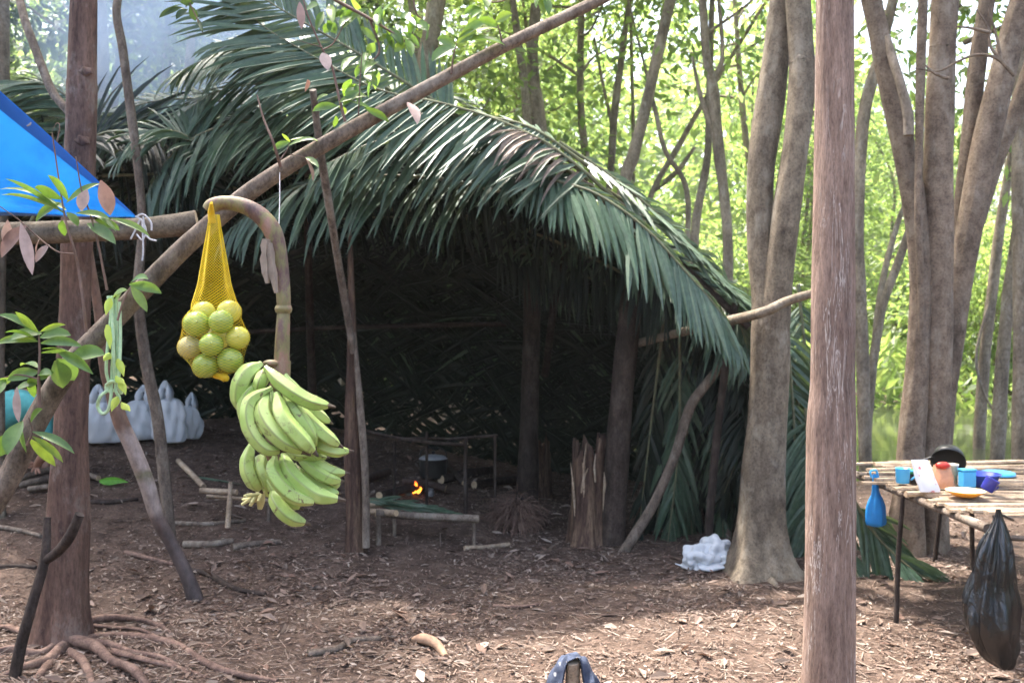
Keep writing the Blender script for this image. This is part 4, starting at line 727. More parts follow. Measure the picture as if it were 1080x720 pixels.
# firewood beside the person
for k, (x0, y0, x1, y1, e, lab) in enumerate([(22, 508, 56, 500, 6, 'firewood stick nearest the hand of the crouching person'), (20, 516, 58, 509, 7, 'middle firewood stick below the hand of the person'), (30, 520, 62, 518, 6, 'lowest firewood stick of the pile by the left tree'), (86, 503, 104, 510, 6, 'firewood stick sticking out right of the left tree')]):
    a, b_ = G(x0, y0), G(x1, y1); a[2] += .03; b_[2] += .04; mbx = MB(); mbx.tube([a, (a+b_)/2, b_], W(e, 7)/2, 8, 10, 0, 0.1, capm=1); tag(mbx.build('firewood', [M['bark_stick'], M['wood_cut']], None, a), lab, 'firewood', 'firewood beside the crouching person')
mbx = MB(); g = G(116, 516); V, Fa = blades([G(105, 514)+np.array([0, 0, .05])], [P(128, 511, 7)-P(105, 513, 7)], [(0.1, 1, 1.0)], 0.2, 0.07, 0.3, 6); mbx.addnp(V, Fa)
tag(mbx.build('fallen_leaf', leafmat('bright_leaf', [(0.12, 0.36, 0.03), (0.13, 0.38, 0.03)], 0.3), None, g), 'single bright green leaf lying on the brown litter', 'leaf')

# ------------------------------------------------------------------ foreground left
pole_pts = [(-70, 620, 2.72, 31), (0, 520, 2.73, 30), (40, 440, 2.74, 30), (75, 385, 2.74, 29), (120, 337, 2.75, 27), (170, 285, 2.75, 26), (210, 247, 2.75, 24), (270, 198, 2.76, 23), (340, 154, 2.77, 21), (430, 104, 2.79, 19), (530, 50, 2.82, 17), (640, -4, 2.85, 15), (760, -70, 2.9, 12)]
pole = thing('leaning_pole', 'freshly cut sapling pole crossing the photo diagonally above the bananas', 'pole', P(-70, 620, 2.72))
pole_pts = [(a, b_, c, e*0.80) for a, b_, c, e in pole_pts]
part_tube('trunk', pole_pts, 'bark_stick', pole, 18, 0.05, 150)
def shoot(stems, leaves, d, parent, name='leafy_shoot', dj=0.03, leafm='leaf_fg', seed=0, wk=1.0, droop=0.35):
    """stems: px polylines with width; leaves: (bx,by,tx,ty,w,dry?)"""
    q = np.random.default_rng(seed+50); mbx = MB()
    for pts, e in stems:
        mbx.tube([P(a, b_, d+q.normal()*0.008) for a, b_ in pts], np.linspace(W(e, d)/2, W(e, d)*0.22, len(pts)), 7, len(pts)*7, 0, 0.1)
    for dry in (0, 1):
        ls = [l for l in leaves if (len(l) > 5) == bool(dry)]
        if not ls: continue
        p0 = np.array([P(l[0], l[1], d+q.normal()*0.004) for l in ls]); p1 = np.array([P(l[2], l[3], d+q.normal()*dj) for l in ls])
        dv = p1-p0; L = np.linalg.norm(dv, axis=1); wv = np.cross(dv, np.array([0, -1, 0.4])+q.normal(size=(len(ls), 3))*0.45)
        dr = np.full(len(ls), droop); dv = unit(dv)+np.array([0, 0, 0.16])
        V, Fa = blades(p0, dv, wv, L*1.04, np.array([W(l[4], d)*1.15*wk for l in ls]), dr, 7, 0.22, [0.1, 0.55, 0.9, 1, 0.9, 0.6, 0.03]); mbx.addnp(V, Fa, 1+dry, True)
    return split_build(mbx, name, [M['twig'], M[leafm], M['leaf_dryfg']], parent, ['leaves', 'dry_leaves'])
# front-left shoot with broad leaves
shoot([([(42, 432), (41, 400), (42, 375), (41, 352)], 4), ([(42, 400), (20, 395), (4, 398)], 2)],
 [(42, 352, 0, 330, 9), (40, 350, 18, 328, 10), (42, 350, 68, 341, 5), (42, 356, 74, 352, 12), (43, 362, 86, 363, 9), (44, 368, 76, 372, 6), (44, 352, 10, 358, 14), (40, 360, -5, 361, 8), (38, 358, 6, 349, 9), (43, 372, 74, 371, 4), (58, 380, 66, 408, 20), (60, 378, 78, 400, 18), (62, 372, 98, 392, 11), (74, 378, 110, 372, 16),
  (42, 392, 8, 400, 12), (40, 388, 22, 384, 10), (40, 395, 54, 394, 9), (42, 400, 56, 392, 10), (40, 405, 16, 412, 11), (40, 398, 30, 408, 8), (14, 398, -6, 406, 9), (6, 400, -6, 418, 10), (30, 398, 36, 418, 8)], 2.62, pole, seed=1)
shoot([([(28, 470), (34, 455), (30, 440)], 3)], [(34, 455, 78, 476, 8), (34, 460, 66, 486, 7), (30, 462, 58, 490, 11), (24, 444, 8, 478, 18), (22, 446, 28, 476, 17), (12, 456, 0, 480, 16), (18, 408, 20, 444, 9, 1), (32, 446, 44, 430, 8)], 2.62, pole, seed=2)
# twigs with leaves in front of the tarp
shoot([([(91, 350), (88, 320), (83, 285), (78, 262), (71, 240), (66, 215), (60, 175), (55, 140)], 3.5), ([(113, 306), (108, 280), (102, 250), (95, 225), (86, 200), (80, 165)], 3), ([(60, 150), (63, 134), (60, 130), (55, 138)], 1.2), ([(78, 268), (60, 265), (40, 250), (20, 232), (-4, 215)], 2)],
 [(68, 225, 10, 186, 8), (66, 218, 0, 196, 5), (68, 224, 4, 202, 4), (66, 210, 38, 196, 12), (64, 214, 38, 232, 9), (70, 214, 104, 192, 7), (72, 212, 52, 184, 8), (92, 200, 86, 222, 12, 1), (106, 190, 116, 226, 15, 1), (80, 225, 116, 230, 7), (84, 222, 122, 242, 9), (100, 232, 126, 242, 8), (116, 230, 158, 248, 6), (92, 236, 122, 256, 11), (66, 232, 68, 248, 9), (70, 222, 52, 214, 6), (70, 224, 82, 238, 9),
  (28, 238, 2, 270, 15, 1), (22, 236, 34, 288, 11, 1), (8, 232, 4, 255, 10, 1), (52, 258, 38, 276, 8, 1), (42, 252, 38, 266, 5, 1)], 2.7, pole, seed=3)
shoot([([(124, 338), (130, 318), (140, 300), (152, 296)], 2.5)], [(136, 300, 170, 308, 10), (138, 302, 155, 328, 9), (134, 306, 116, 318, 10), (138, 298, 156, 292, 7)], 2.66, pole, seed=4)
# shoots on the upper pole
shoot([([(296, 176), (288, 150), (278, 125), (271, 100)], 3.5), ([(296, 168), (303, 158), (306, 148)], 1.6), ([(306, 163), (322, 166)], 1.2)], [(306, 150, 288, 158, 7), (306, 150, 298, 140, 5), (306, 148, 336, 148, 6), (304, 154, 334, 146, 7), (322, 166, 330, 190, 8, 1), (322, 166, 336, 176, 6)], 2.72, pole, seed=5)
shoot([([(364, 128), (358, 105), (350, 70), (340, 52), (326, 20), (318, -6)], 3.4), ([(340, 53), (352, 45), (366, 20)], 1.8), ([(378, 122), (380, 80), (382, 55)], 1.6), ([(340, 50), (325, 46), (312, 42)], 1.2)],
 [(356, 112, 330, 116, 8), (356, 112, 364, 120, 8), (358, 108, 386, 100, 9), (362, 112, 378, 96, 10), (370, 108, 394, 118, 8), (354, 122, 352, 134, 7), (384, 114, 410, 128, 7), (340, 56, 346, 74, 11, 1), (316, 2, 318, 30, 8, 1), (324, 84, 322, 96, 8, 1), (430, 108, 440, 130, 12, 1), (346, 100, 334, 106, 6), (366, 104, 372, 92, 8)], 2.74, pole, seed=6)
shoot([([(476, 78), (478, 60), (482, 44)], 2.5), ([(530, 48), (526, 30), (520, 18)], 2)], [(480, 50, 456, 64, 12), (482, 46, 502, 32, 10), (482, 46, 524, 28, 10), (486, 44, 532, 46, 13), (480, 48, 462, 40, 9), (484, 40, 516, 20, 9), (526, 28, 504, 20, 8), (522, 24, 540, 14, 9)], 2.78, pole, seed=7)
# hanging leaf sprays at the top of the picture
t = thing('leafy_branch', 'leafy branch hanging into the top of the photo above the shelter', 'branch', P(400, -60, 4.2))
ls = []; q = np.random.default_rng(3)
for cx, cy in ((345, 8), (372, 5), (392, 25), (405, 12), (420, 40), (398, 60), (440, 15), (376, 68), (510, 2), (560, -5)):
    for k in range(7): 
        bx, by = cx+q.normal()*10, cy+q.normal()*9; a_ = q.uniform(0.2, 2.9); ln = q.uniform(12, 24); ls.append((bx, by, bx+math.cos(a_)*ln, by+math.sin(a_)*ln, q.uniform(6, 10)))
shoot([([(300, -60), (340, -10), (390, 20), (430, 45)], 5), ([(390, 20), (400, 55), (378, 72)], 3), ([(430, -40), (438, 10), (445, 20)], 3), ([(480, -60), (512, 0), (560, -10)], 3)], ls, 4.2, t, 'leaf_spray', 0.06, seed=8)
t = thing('leafy_branch', 'dark leafy twig hanging into the smoke at the upper left', 'branch', P(215, -60, 4.0))
shoot([([(205, -50), (200, -10), (196, 8)], 3), ([(198, 0), (208, 20), (214, 36)], 2)], [(194, 4, 170, 16, 6), (192, 8, 168, 18, 6), (196, 10, 174, 12, 6), (198, 10, 186, 20, 7), (204, 4, 190, 2, 7), (200, 6, 206, 22, 8), (208, 20, 214, 34, 4)], 4.0, t, 'leaf_spray', 0.03, 'leaf_shade', seed=9)

# horizontal log, tarp, ropes
log = stick('log', 'barked log with a cut end lashed level under the blue tarp', 'log', [(-80, 252, 4.33, 25), (0, 247, 4.35, 25), (60, 245, 4.36, 24), (110, 243, 4.38, 22), (150, 241, 4.40, 22), (180, 238, 4.42, 24), (208, 234, 4.44, 25)], M['bark_grey'], 16, 60, 0.05, capm=M['wood_cut'])
m, n, b = base_mat('tarp'); tn = noise(n, 4, 5, 0.6); rt = ramp(n, [(0.35, (0.008, 0.16, 0.58)), (0.65, (0.02, 0.26, 0.76))]); n.links.new(tn.outputs[0], rt.inputs[0]); n.links.new(rt.outputs[0], b.inputs['Base Color']); b.inputs['Roughness'].default_value = 0.35
tr = n.nodes.new('ShaderNodeBsdfTranslucent'); n.links.new(rt.outputs[0], tr.inputs[0]); mx = n.nodes.new('ShaderNodeMixShader'); mx.inputs[0].default_value = 0.45; n.links.new(b.outputs[0], mx.inputs[1]); n.links.new(tr.outputs[0], mx.inputs[2]); n.links.new(mx.outputs[0], n.nodes['Material Output'].inputs[0]); bump(n, b, tn.outputs[0], 0.3, 0.03)
def tri_sheet(A, B, C, n_, sag, off=0.0, s0=0.0, s1=1.0):
    V = []; Fc = []; idx = {}
    nrm = unit(np.cross(B-A, C-A))
    for i in range(n_+1):
        for j in range(n_+1):
            s = i/n_; t_ = s0+(s1-s0)*j/n_; p = A+(B-A)*s*(1-t_)+(C-A)*s*t_
            wv = math.sin(math.pi*min(1, s))*sag*math.sin(math.pi*t_)+0.016*math.sin(11*t_+2*s)*s+0.008*math.sin(27*t_+3*s)*s+0.006*math.sin(14*s+6*t_)*s
            V.append(p+nrm*(wv+off)); 
    for i in range(n_):
        for j in range(n_): a = i*(n_+1)+j; Fc.append((a, a+1, a+n_+2, a+n_+1))
    return V, Fc
A_, B_, C_ = P(144, 229, 4.36), P(-170, -66, 3.4), P(-170, 226, 4.2)
tarp = thing('tarp', 'bright blue tarp tied down to the log at upper left', 'tarp', A_)
mbx = MB(); V, Fc = tri_sheet(A_, B_, C_, 40, 0.10); mbx.add(V, Fc); sheet_ = mbx.build('sheet', m, tarp)
m2, n2, b2 = base_mat('tarp_hem'); b2.inputs['Base Color'].default_value = (0.006, 0.125, 0.50, 1); b2.inputs['Roughness'].default_value = 0.4
mbx = MB(); V, Fc = tri_sheet(A_, B_, C_, 40, 0.10, 0.004, 0.0, 0.085); mbx.add(V, Fc); V, Fc = tri_sheet(A_, B_, C_, 40, 0.10, -0.004, 0.0, 0.085); mbx.add(V, Fc); V, Fc = tri_sheet(A_, B_, C_, 40, 0.10, 0.004, 0.93, 1.0); mbx.add(V, Fc); mbx.build('hem', m2, sheet_)
mbx = MB(); s = 0.42; gp = A_+(B_-A_)*s*0.955+(C_-A_)*s*0.045; nv = unit(np.cross(B_-A_, C_-A_)); nv = -nv if nv[1] > 0 else nv
ring = [gp+nv*0.014+0.012*(np.array([1, 0, 0])*math.cos(a)+np.array([0, 0.3, 0.95])*math.sin(a)) for a in np.linspace(0, 6.3, 16)]; mbx.tube(ring, 0.0045, 6, 40, cap=False); mbx.build('grommet', M['steel'], sheet_)
M['rope_white'] = plain('rope_white', (0.62, 0.60, 0.60), (0.45, 0.43, 0.44), 60, 0.8, 0.4)
mbx = MB()
for pp in ([(143, 228), (150, 233), (154, 244), (150, 253), (144, 247)], [(143, 229), (151, 226), (159, 234), (160, 243)], [(148, 231), (141, 246), (138, 252)], [(151, 228), (153, 245), (158, 252), (165, 254)], [(150, 232), (151, 262), (150, 275)]): mbx.tube([P(a, b_, 4.30) for a, b_ in pp], 0.004, 6, 24)
mbx.build('tie_rope', M['rope_white'], tarp)
# rope hank
M['rope_green'] = plain('rope_green', (0.52, 0.68, 0.42), (0.38, 0.55, 0.33), 90, 0.7, 0.5, 0.002); M['ribbon'] = plain('ribbon', (0.62, 0.68, 0.12), (0.45, 0.60, 0.10), 20, 0.5, trans=0.3)
rk = thing('rope_hank', 'hank of pale green rope looped over the diagonal pole', 'rope', P(120, 337, 2.7))
mbx = MB()
for pp in ([(114, 312), (117, 330), (114, 360), (112, 390), (115, 408), (106, 418), (103, 428), (108, 436), (114, 432), (117, 418), (118, 395), (120, 350), (122, 320), (128, 305)], [(122, 315), (123, 350), (124, 385), (122, 410), (126, 420), (122, 428)], [(118, 312), (119, 345), (120, 375), (121, 400)], [(126, 318), (127, 355), (126, 388), (125, 405), (128, 415)], [(112, 406), (118, 402), (124, 405), (121, 411), (113, 412), (112, 406)]): mbx.tube([P(a, b_, 2.70+random.uniform(-.012, .012)) for a, b_ in pp], W(3.6, 2.7)/2, 8, len(pp)*9)
mbx.build('rope', M['rope_green'], rk)
mbx = MB(); p0 = [(116, 314), (113, 342), (124, 378), (122, 396), (124, 418), (128, 424), (116, 372), (126, 400)]; p1 = [(112, 328), (116, 362), (130, 392), (130, 402), (118, 430), (136, 430), (110, 378), (132, 412)]
V, Fa = blades([P(a, b_, 2.68) for a, b_ in p0], [P(c, e, 2.67)-P(a, b_, 2.68) for (a, b_), (c, e) in zip(p0, p1)], [(1, 0.4, 0.2)]*8, np.array([np.linalg.norm(P(c, e, 2.67)-P(a, b_, 2.68)) for (a, b_), (c, e) in zip(p0, p1)])*1.3, W(8, 2.7), 0.5, 5, 0.5); mbx.addnp(V, Fa, 0, True); mbx.build('ribbon', M['ribbon'], rk)

# ------------------------------------------------------------------ plantain bunch
BD = 2.58
m, n, b = base_mat('plantain'); tn = noise(n, 9, 5); rp = ramp(n, [(0.3, (0.26, 0.38, 0.075)), (0.5, (0.36, 0.48, 0.13)), (0.72, (0.50, 0.57, 0.22))]); n.links.new(tn.outputs[0], rp.inputs[0]); col = rp.outputs[0]
s1 = noise(n, 42, 4, 0.6); r1 = ramp(n, [(0.62, (0, 0, 0)), (0.69, (1, 1, 1))]); n.links.new(s1.outputs[0], r1.inputs[0]); col = mixc(n, r1.outputs[0], col, (0.13, 0.085, 0.04))
s2 = noise(n, 13, 7, 0.72, dist=1.8); r2 = ramp(n, [(0.575, (0, 0, 0)), (0.70, (1, 1, 1))]); n.links.new(s2.outputs[0], r2.inputs[0]); col = mixc(n, r2.outputs[0], col, (0.17, 0.13, 0.06))
at = n.nodes.new('ShaderNodeVertexColor'); at.layer_name = 'ridge'; col = mixc(n, at.outputs[0], col, (0.16, 0.15, 0.055))
n.links.new(col, b.inputs['Base Color']); b.inputs['Roughness'].default_value = 0.42; b.inputs['Subsurface Weight'].default_value = 0.08; b.inputs['Subsurface Radius'].default_value = (0.01, 0.012, 0.004); bump(n, b, s1.outputs[0], 0.12, 0.003); M['plantain'] = m
M['ptip'] = plain('plantain_tip', (0.10, 0.075, 0.05), (0.05, 0.035, 0.03), 40, 0.8)
bunch = thing('plantain_bunch', 'bunch of green plantains hanging from its curved stalk on the pole', 'plantains', P(297, 385, BD))
def Z(x, y): return 230+x/3.6, 370+y/3.6
def plantain(path, wz, d, dend=None, k=0):
    q = np.random.default_rng(900+k); pts = []
    for i, (x, y) in enumerate(path):
        px, py = Z(x, y); f = i/(len(path)-1); pts.append(P(px, py, d+((dend if dend is not None else d)-d)*f - 0.03*math.sin(math.pi*f)))
    c = spline(pts, 40); T = unit(np.gradient(c, axis=0)); r = W(wz/3.6, d)/2*0.87
    t_ = np.linspace(0, 1, 40); pr = np.interp(t_, [0, 0.04, 0.12, 0.25, 0.5, 0.75, 0.88, 0.95, 1], [0.34, 0.38, 0.66, 0.93, 1.0, 0.90, 0.58, 0.27, 0.19])
    ch = unit(c[-1]-c[0]); cv = unit((c[0]+c[-1])/2-c[20]) if len(path) > 2 else np.array([0, -1, 0]); S = 30
    V = np.zeros((40, S, 3)); ph = q.uniform(0, 6.28); th = np.linspace(0, 2*math.pi, S, endpoint=False)
    kk = 1+0.095*np.cos(5*th)+0.03*np.cos(10*th)
    for i in range(40):
        u = unit(cv-T[i]*np.dot(cv, T[i])); v = np.cross(T[i], u); V[i] = c[i]+(r*pr[i]*kk)[:, None]*(np.cos(th+ph)[:, None]*u+np.sin(th+ph)[:, None]*v)
    mbx = MB(); mbx.add(V.reshape(-1, 3), [(i*S+j, i*S+(j+1) % S, (i+1)*S+(j+1) % S, (i+1)*S+j) for i in range(36) for j in range(S)], 0)
    o = mbx.build('plantain', M['plantain'], bunch); tipmb = MB(); e_ = unit(c[-1]-c[-3]); tipmb.add(np.vstack([V[36:].reshape(-1, 3), V[39]*0.6+c[39]*0.4+e_*r*0.25]), [(i*S+j, i*S+(j+1) % S, (i+1)*S+(j+1) % S, (i+1)*S+j) for i in range(4) for j in range(S)]+[tuple(range(4*S, 5*S))], 0); tipmb.build('plantain_tip', M['ptip'], o)
    ca = o.data.color_attributes.new('ridge', 'FLOAT_COLOR', 'POINT'); vals = np.zeros((len(o.data.vertices), 4)); vals[:, 3] = 1
    rg = np.clip((np.cos(5*th)-0.8)*5, 0, 1)*q.uniform(0.5, 1.0); vals[:40*S, :3] = (rg[None]*np.interp(t_, [0, .1, 1], [1, .8, .9])[:, None]).ravel()[:, None]
    ca.data.foreach_set('color', vals.ravel()); return o
D0 = BD-0.02
FING = [([(165, 48), (105, 90), (80, 165), (100, 250)], 76, D0-.02, D0-.03), ([(178, 70), (160, 120), (150, 175)], 56, D0-.03, D0-.03), ([(180, 62), (250, 130), (345, 190), (440, 212)], 66, D0-.05, D0-.10), ([(255, 90), (330, 190), (385, 245), (432, 275)], 52, D0, D0-.02),
 ([(205, 140), (120, 195), (118, 290), (180, 370), (258, 380)], 62, D0-.09, D0-.12), ([(188, 160), (170, 240), (240, 335), (345, 392)], 74, D0-.085, D0-.13), ([(222, 160), (245, 250), (315, 335), (375, 395)], 72, D0-.10, D0-.14), ([(255, 165), (305, 240), (350, 310), (370, 375)], 56, D0-.06, D0-.09),
 ([(285, 190), (345, 265), (410, 325), (470, 365)], 62, D0-.04, D0-.07), ([(320, 280), (370, 345), (440, 378), (510, 380)], 56, D0-.02, D0-.05), ([(310, 370), (370, 420), (430, 455), (495, 464)], 54, D0, D0-.04),
 ([(130, 345), (112, 430), (130, 490), (165, 535)], 66, D0-.02, D0-.03), ([(170, 385), (165, 440), (185, 490), (195, 540)], 54, D0-.03, D0-.03), ([(215, 400), (212, 470), (285, 550), (388, 578)], 66, D0-.09, D0-.12), ([(248, 390), (280, 470), (370, 545), (478, 566)], 72, D0-.07, D0-.10), ([(300, 400), (360, 450), (420, 485), (475, 494)], 52, D0-.03, D0-.05), ([(330, 450), (385, 500), (430, 510), (468, 500)], 46, D0, D0-.02), ([(212, 510), (225, 575), (275, 630), (345, 656)], 66, D0-.05, D0-.08), ([(260, 380), (310, 400), (370, 400), (420, 405)], 44, D0-.01, D0-.03), ([(240, 120), (290, 220), (370, 310), (440, 345)], 52, D0-.02, D0-.04), ([(200, 150), (215, 260), (280, 340), (315, 372)], 54, D0-.055, D0-.07), ([(190, 420), (205, 500), (260, 570), (320, 600)], 56, D0-.03, D0-.04), ([(290, 430), (350, 500), (420, 535), (462, 540)], 48, D0-.02, D0-.03), ([(180, 100), (110, 170), (100, 240), (135, 320)], 56, D0-.03, D0-.04)]
for k, (pa, wz, a, b_) in enumerate(FING): plantain(pa, wz, a, b_, k)
for k, (pa, wz) in enumerate([([(200, 90), (130, 160), (120, 260), (170, 340)], 66), ([(230, 110), (250, 220), (330, 300), (420, 330)], 66), ([(240, 120), (220, 240), (230, 340), (280, 400)], 66), ([(210, 380), (150, 430), (160, 500), (200, 560)], 60), ([(240, 400), (260, 480), (320, 540), (400, 540)], 60)]): plantain(pa, wz, D0+.07, D0+.12, 40+k)
m, n, b = base_mat('stalk'); tn = noise(n, 13, 8, 0.7, (1, 1, 0.5)); rs_ = ramp(n, [(0.32, (0.035, 0.02, 0.02)), (0.42, (0.12, 0.062, 0.05)), (0.50, (0.17, 0.15, 0.055)), (0.58, (0.25, 0.13, 0.095)), (0.72, (0.33, 0.25, 0.16))]); n.links.new(tn.outputs[0], rs_.inputs[0]); n.links.new(rs_.outputs[0], b.inputs['Base Color']); b.inputs['Roughness'].default_value = 0.6; bump(n, b, noise(n, 40, 5, 0.6, (1, 1, 0.2)).outputs[0], 0.4, 0.006); M['stalk'] = m
mbx = MB(); mbx.tube([P(a, b_, d_) for a, b_, d_ in ((219, 222, 2.6), (224, 217, 2.6), (237, 214, 2.6), (256, 217, 2.6), (274, 227, 2.6), (287, 243, 2.6), (293, 262, 2.6), (297, 290, 2.6), (299, 315, 2.59), (299, 330, 2.59), (298, 352, 2.58), (297, 385, 2.58))], [W(e, 2.6)/2 for e in (13, 16, 15, 16.5, 18.5, 20, 18, 16, 15, 13.5, 15, 17)], 16, 90, 0, 0.03)
mbx.tube([P(a, b_, 2.59) for a, b_ in ((299, 322), (299, 326), (299, 330))], [W(e, 2.6)/2 for e in (16, 19, 16)], 16, 8); mbx.build('stalk', M['stalk'], bunch)
mbx = MB(); mbx.tube([P(a, b_, BD) for a, b_ in ((297, 380), (294, 420), (288, 470), (282, 515))], [W(e, BD)/2 for e in (20, 22, 18, 9)], 12, 20); mbx.sphere(P(286, 383, BD-.02), 0.012, 0, 10, 8, (1.9, 1, 0.8)); mbx.build('core', M['stalk'], bunch)
for a, b_, dx, ln in ((282, 252, -.1, .09), (284, 256, .15, .13), (281, 270, .05, .07)):
    mbx = MB(); V, Fa = blades([P(a, b_, 2.56)], [(dx, 0, -1)], [(1, 0.5, 0)], ln, W(11, 2.6), 0.1, 5, 0.5, [0.8, 1, 0.7, 0.9, 0.6, 0.4]); mbx.addnp(V, Fa); mbx.build('dry_bract', M['palm_dry'], bunch)
mbx = MB(); q = np.random.default_rng(4)
for k in range(15):
    x, y = q.uniform(120, 165), q.uniform(530, 560); a_ = q.uniform(2.2, 4.4); ln = q.uniform(25, 60); b0 = P(*Z(x, y), BD-.02); e = P(*Z(x+math.cos(a_)*ln, y+abs(math.sin(a_))*ln*0.8+5), BD-.02+q.normal()*.02); mbx.tube([b0, (b0+e)/2, e], [0.004, 0.0055, 0.004], 6, 8)
mbx.tube([P(*Z(160, 535), BD), P(*Z(162, 570), BD), P(*Z(158, 600), BD)], [0.012, 0.012, 0.006], 8, 10); mbx.build('flower_stub', plain('flower_stub', (0.55, 0.52, 0.24), (0.40, 0.36, 0.16), 40, 0.6), bunch)
mbx = MB(); mbx.tube([P(295, 181, 2.745), P(295, 210, 2.68), P(294, 242, 2.615)], 0.0012, 5, 8); mbx.build('string', M['rope_white'], bunch)

# ------------------------------------------------------------------ net bag of limes
ND = 2.57
def lm(name, c1, c2, c3):
    m, n, b = base_mat(name); t1 = noise(n, 12, 3); r_ = ramp(n, [(0.3, c1), (0.55, c2), (0.75, c3)]); n.links.new(t1.outputs[0], r_.inputs[0]); n.links.new(r_.outputs[0], b.inputs['Base Color']); b.inputs['Roughness'].default_value = 0.22; t2 = noise(n, 220, 2); bump(n, b, t2.outputs[0], 0.25, 0.002); b.inputs['Subsurface Weight'].default_value = 0.06; return m
LG = lm('lime_green', (0.17, 0.27, 0.045), (0.24, 0.34, 0.06), (0.38, 0.44, 0.12)); LY = lm('lime_yellow', (0.42, 0.44, 0.07), (0.52, 0.50, 0.09), (0.60, 0.58, 0.16)); LT = lm('lime_tan', (0.33, 0.30, 0.12), (0.40, 0.36, 0.16), (0.45, 0.40, 0.22))
fr = [(645, 388, 37, 'Y', .035, 'yellowish lime at the top of the net bag, left of the other yellow one'), (725, 386, 39, 'Y', .03, 'large yellowish lime at the top right of the net bag'), (621, 424, 42, 'G', -.01, 'green lime at the left of the second row in the net bag'), (699, 418, 39, 'G', -.02, 'green lime in the centre of the second row, below the yellow ones'), (752, 468, 38, 'Y', 0.0, 'yellowish lime at the right side of the net bag'), (599, 498, 37, 'T', 0.0, 'brownish tan lime at the left side of the net bag'), (668, 490, 38, 'G', -.035, 'bright green lime in the middle of the net bag'), (650, 556, 41, 'G', -.01, 'green lime at the bottom left of the net bag'), (728, 539, 41, 'G', -.01, 'green lime at the bottom right of the net bag'), (690, 470, 38, 'Y', .055, 'lime hidden at the back of the net bag')]
FR = []
for zx, zy, zr, kd, dz, lab in fr:
    c = P(zx/3, 200+zy/3, ND+dz); r = W(zr/3, ND)*1.0; FR.append((c, r)); mbx = MB(); mbx.sphere((0, 0, 0), r, 0, 26, 16, (1, 1, 0.96)); mbx.sphere((0.3*r, -0.93*r, 0.15*r), r*0.09, 0, 6, 4)
    mbx.V = [v+c for v in mbx.V]; tag(mbx.build('lime', {'G': LG, 'Y': LY, 'T': LT}[kd], None, c), lab, 'lime', 'limes inside the yellow net bag')
ax0 = P(225, 225, ND); axb = P(224, 370, ND)
zt = P(225, 226, ND)[2]; zb = P(225, 398, ND)[2]; NZ, NT = 116, 58
zz = np.linspace(zt, zb, NZ); th = np.linspace(0, 2*math.pi, NT, endpoint=False); Rm = np.zeros((NZ, NT)); cx = np.linspace(ax0[0], axb[0], NZ); cy = np.full(NZ, ax0[1]+0.008)
for c, r in FR:
    dz = np.abs(zz-c[2]); ok = dz < r*1.04
    for i in np.where(ok)[0]:
        rr = math.sqrt(max(0, (r*1.04)**2-dz[i]**2)); vx, vy = c[0]-cx[i], c[1]-cy[i]; du = vx*np.cos(th)+vy*np.sin(th); cr = -vx*np.sin(th)+vy*np.cos(th); h = rr*rr-cr*cr
        Rm[i] = np.maximum(Rm[i], np.where(h > 0, du+np.sqrt(np.maximum(h, 0)), 0))
# convex-ish hull smoothing round and along, plus the gathered neck
for it in range(3):
    k = Rm.copy()
    for s in range(1, 7): k = np.maximum(k, (np.roll(Rm, s, 1)+np.roll(Rm, -s, 1))/2*0.985)
    for s in range(1, 6): k[s:-s] = np.maximum(k[s:-s], (Rm[2*s:]+Rm[:-2*s])/2*0.985)
    Rm = k
prof = np.interp(zz[::-1], [zb, P(0, 393, ND)[2], P(0, 322, ND)[2], P(0, 300, ND)[2], P(0, 270, ND)[2], P(0, 240, ND)[2], zt][0:7], [0.010, 0.03, 0.056, 0.040, 0.028, 0.016, 0.012])[::-1]
Rm = np.maximum(Rm, prof[:, None]*(1+0.12*np.sin(6*th)[None]*np.linspace(1, 0, NZ)[:, None]))
Rm = np.where((zz > P(0, 322, ND)[2])[:, None], np.minimum(Rm, np.maximum(prof[:, None]*1.1, Rm*0+0)), Rm)
for it in range(2): Rm[1:-1] = (Rm[:-2]+2*Rm[1:-1]+Rm[2:])/4
NV = np.stack([cx[:, None]+Rm*np.cos(th), cy[:, None]+Rm*np.sin(th), np.repeat(zz[:, None], NT, 1)], -1)
net = thing('net_bag', 'yellow mesh net bag full of limes hanging from the stalk end', 'net bag', P(223, 222, ND))
mbx = MB(); VV = []; FF = []
def strand(a, b_, rw):
    t_ = unit(b_-a); u = unit(np.cross(t_, np.array([0.3, 0.9, 0.2]))); v = np.cross(t_, u); k = len(VV)*6
    VV.append(np.array([e+rw*(math.cos(x)*u+math.sin(x)*v) for e in (a, b_) for x in (0, 2.094, 4.189)])); FF.append(np.array([[0, 1, 4, 3], [1, 2, 5, 4], [2, 0, 3, 5]])+k)
for i in range(0, NZ-1):
    for j in range(NT):
        if (i+j) % 2 == 0: rw_ = 0.0004 if zz[i] > P(0, 325, ND)[2] else 0.00024; strand(NV[i, j], NV[i+1, (j+1) % NT], rw_); strand(NV[i, j], NV[i+1, (j-1) % NT], rw_)
mbx.addnp(np.vstack(VV), np.vstack(FF)); mbx.build('mesh', plain('net_yellow', (0.88, 0.70, 0.02), (0.80, 0.62, 0.015), 20, 0.5, 0, trans=0.25), net)
mbx = MB(); mbx.tube([P(226, 396, ND), P(233, 397, ND-.01), P(238, 399, ND-.015), P(239, 402, ND-.015)], [0.006, 0.008, 0.011, 0.004], 8, 14, 0, 0.25); KM = plain('net_knot', (0.78, 0.52, 0.02), (0.60, 0.38, 0.02), 30, 0.6); mbx.build('knot', KM, net); mbx = MB(); mbx.tube([P(223, 214, ND-.05), P(223, 224, ND-.01), P(224, 235, ND)], [0.004, 0.009, 0.010], 8, 10, 0, 0.2); mbx.build('neck', KM, net)

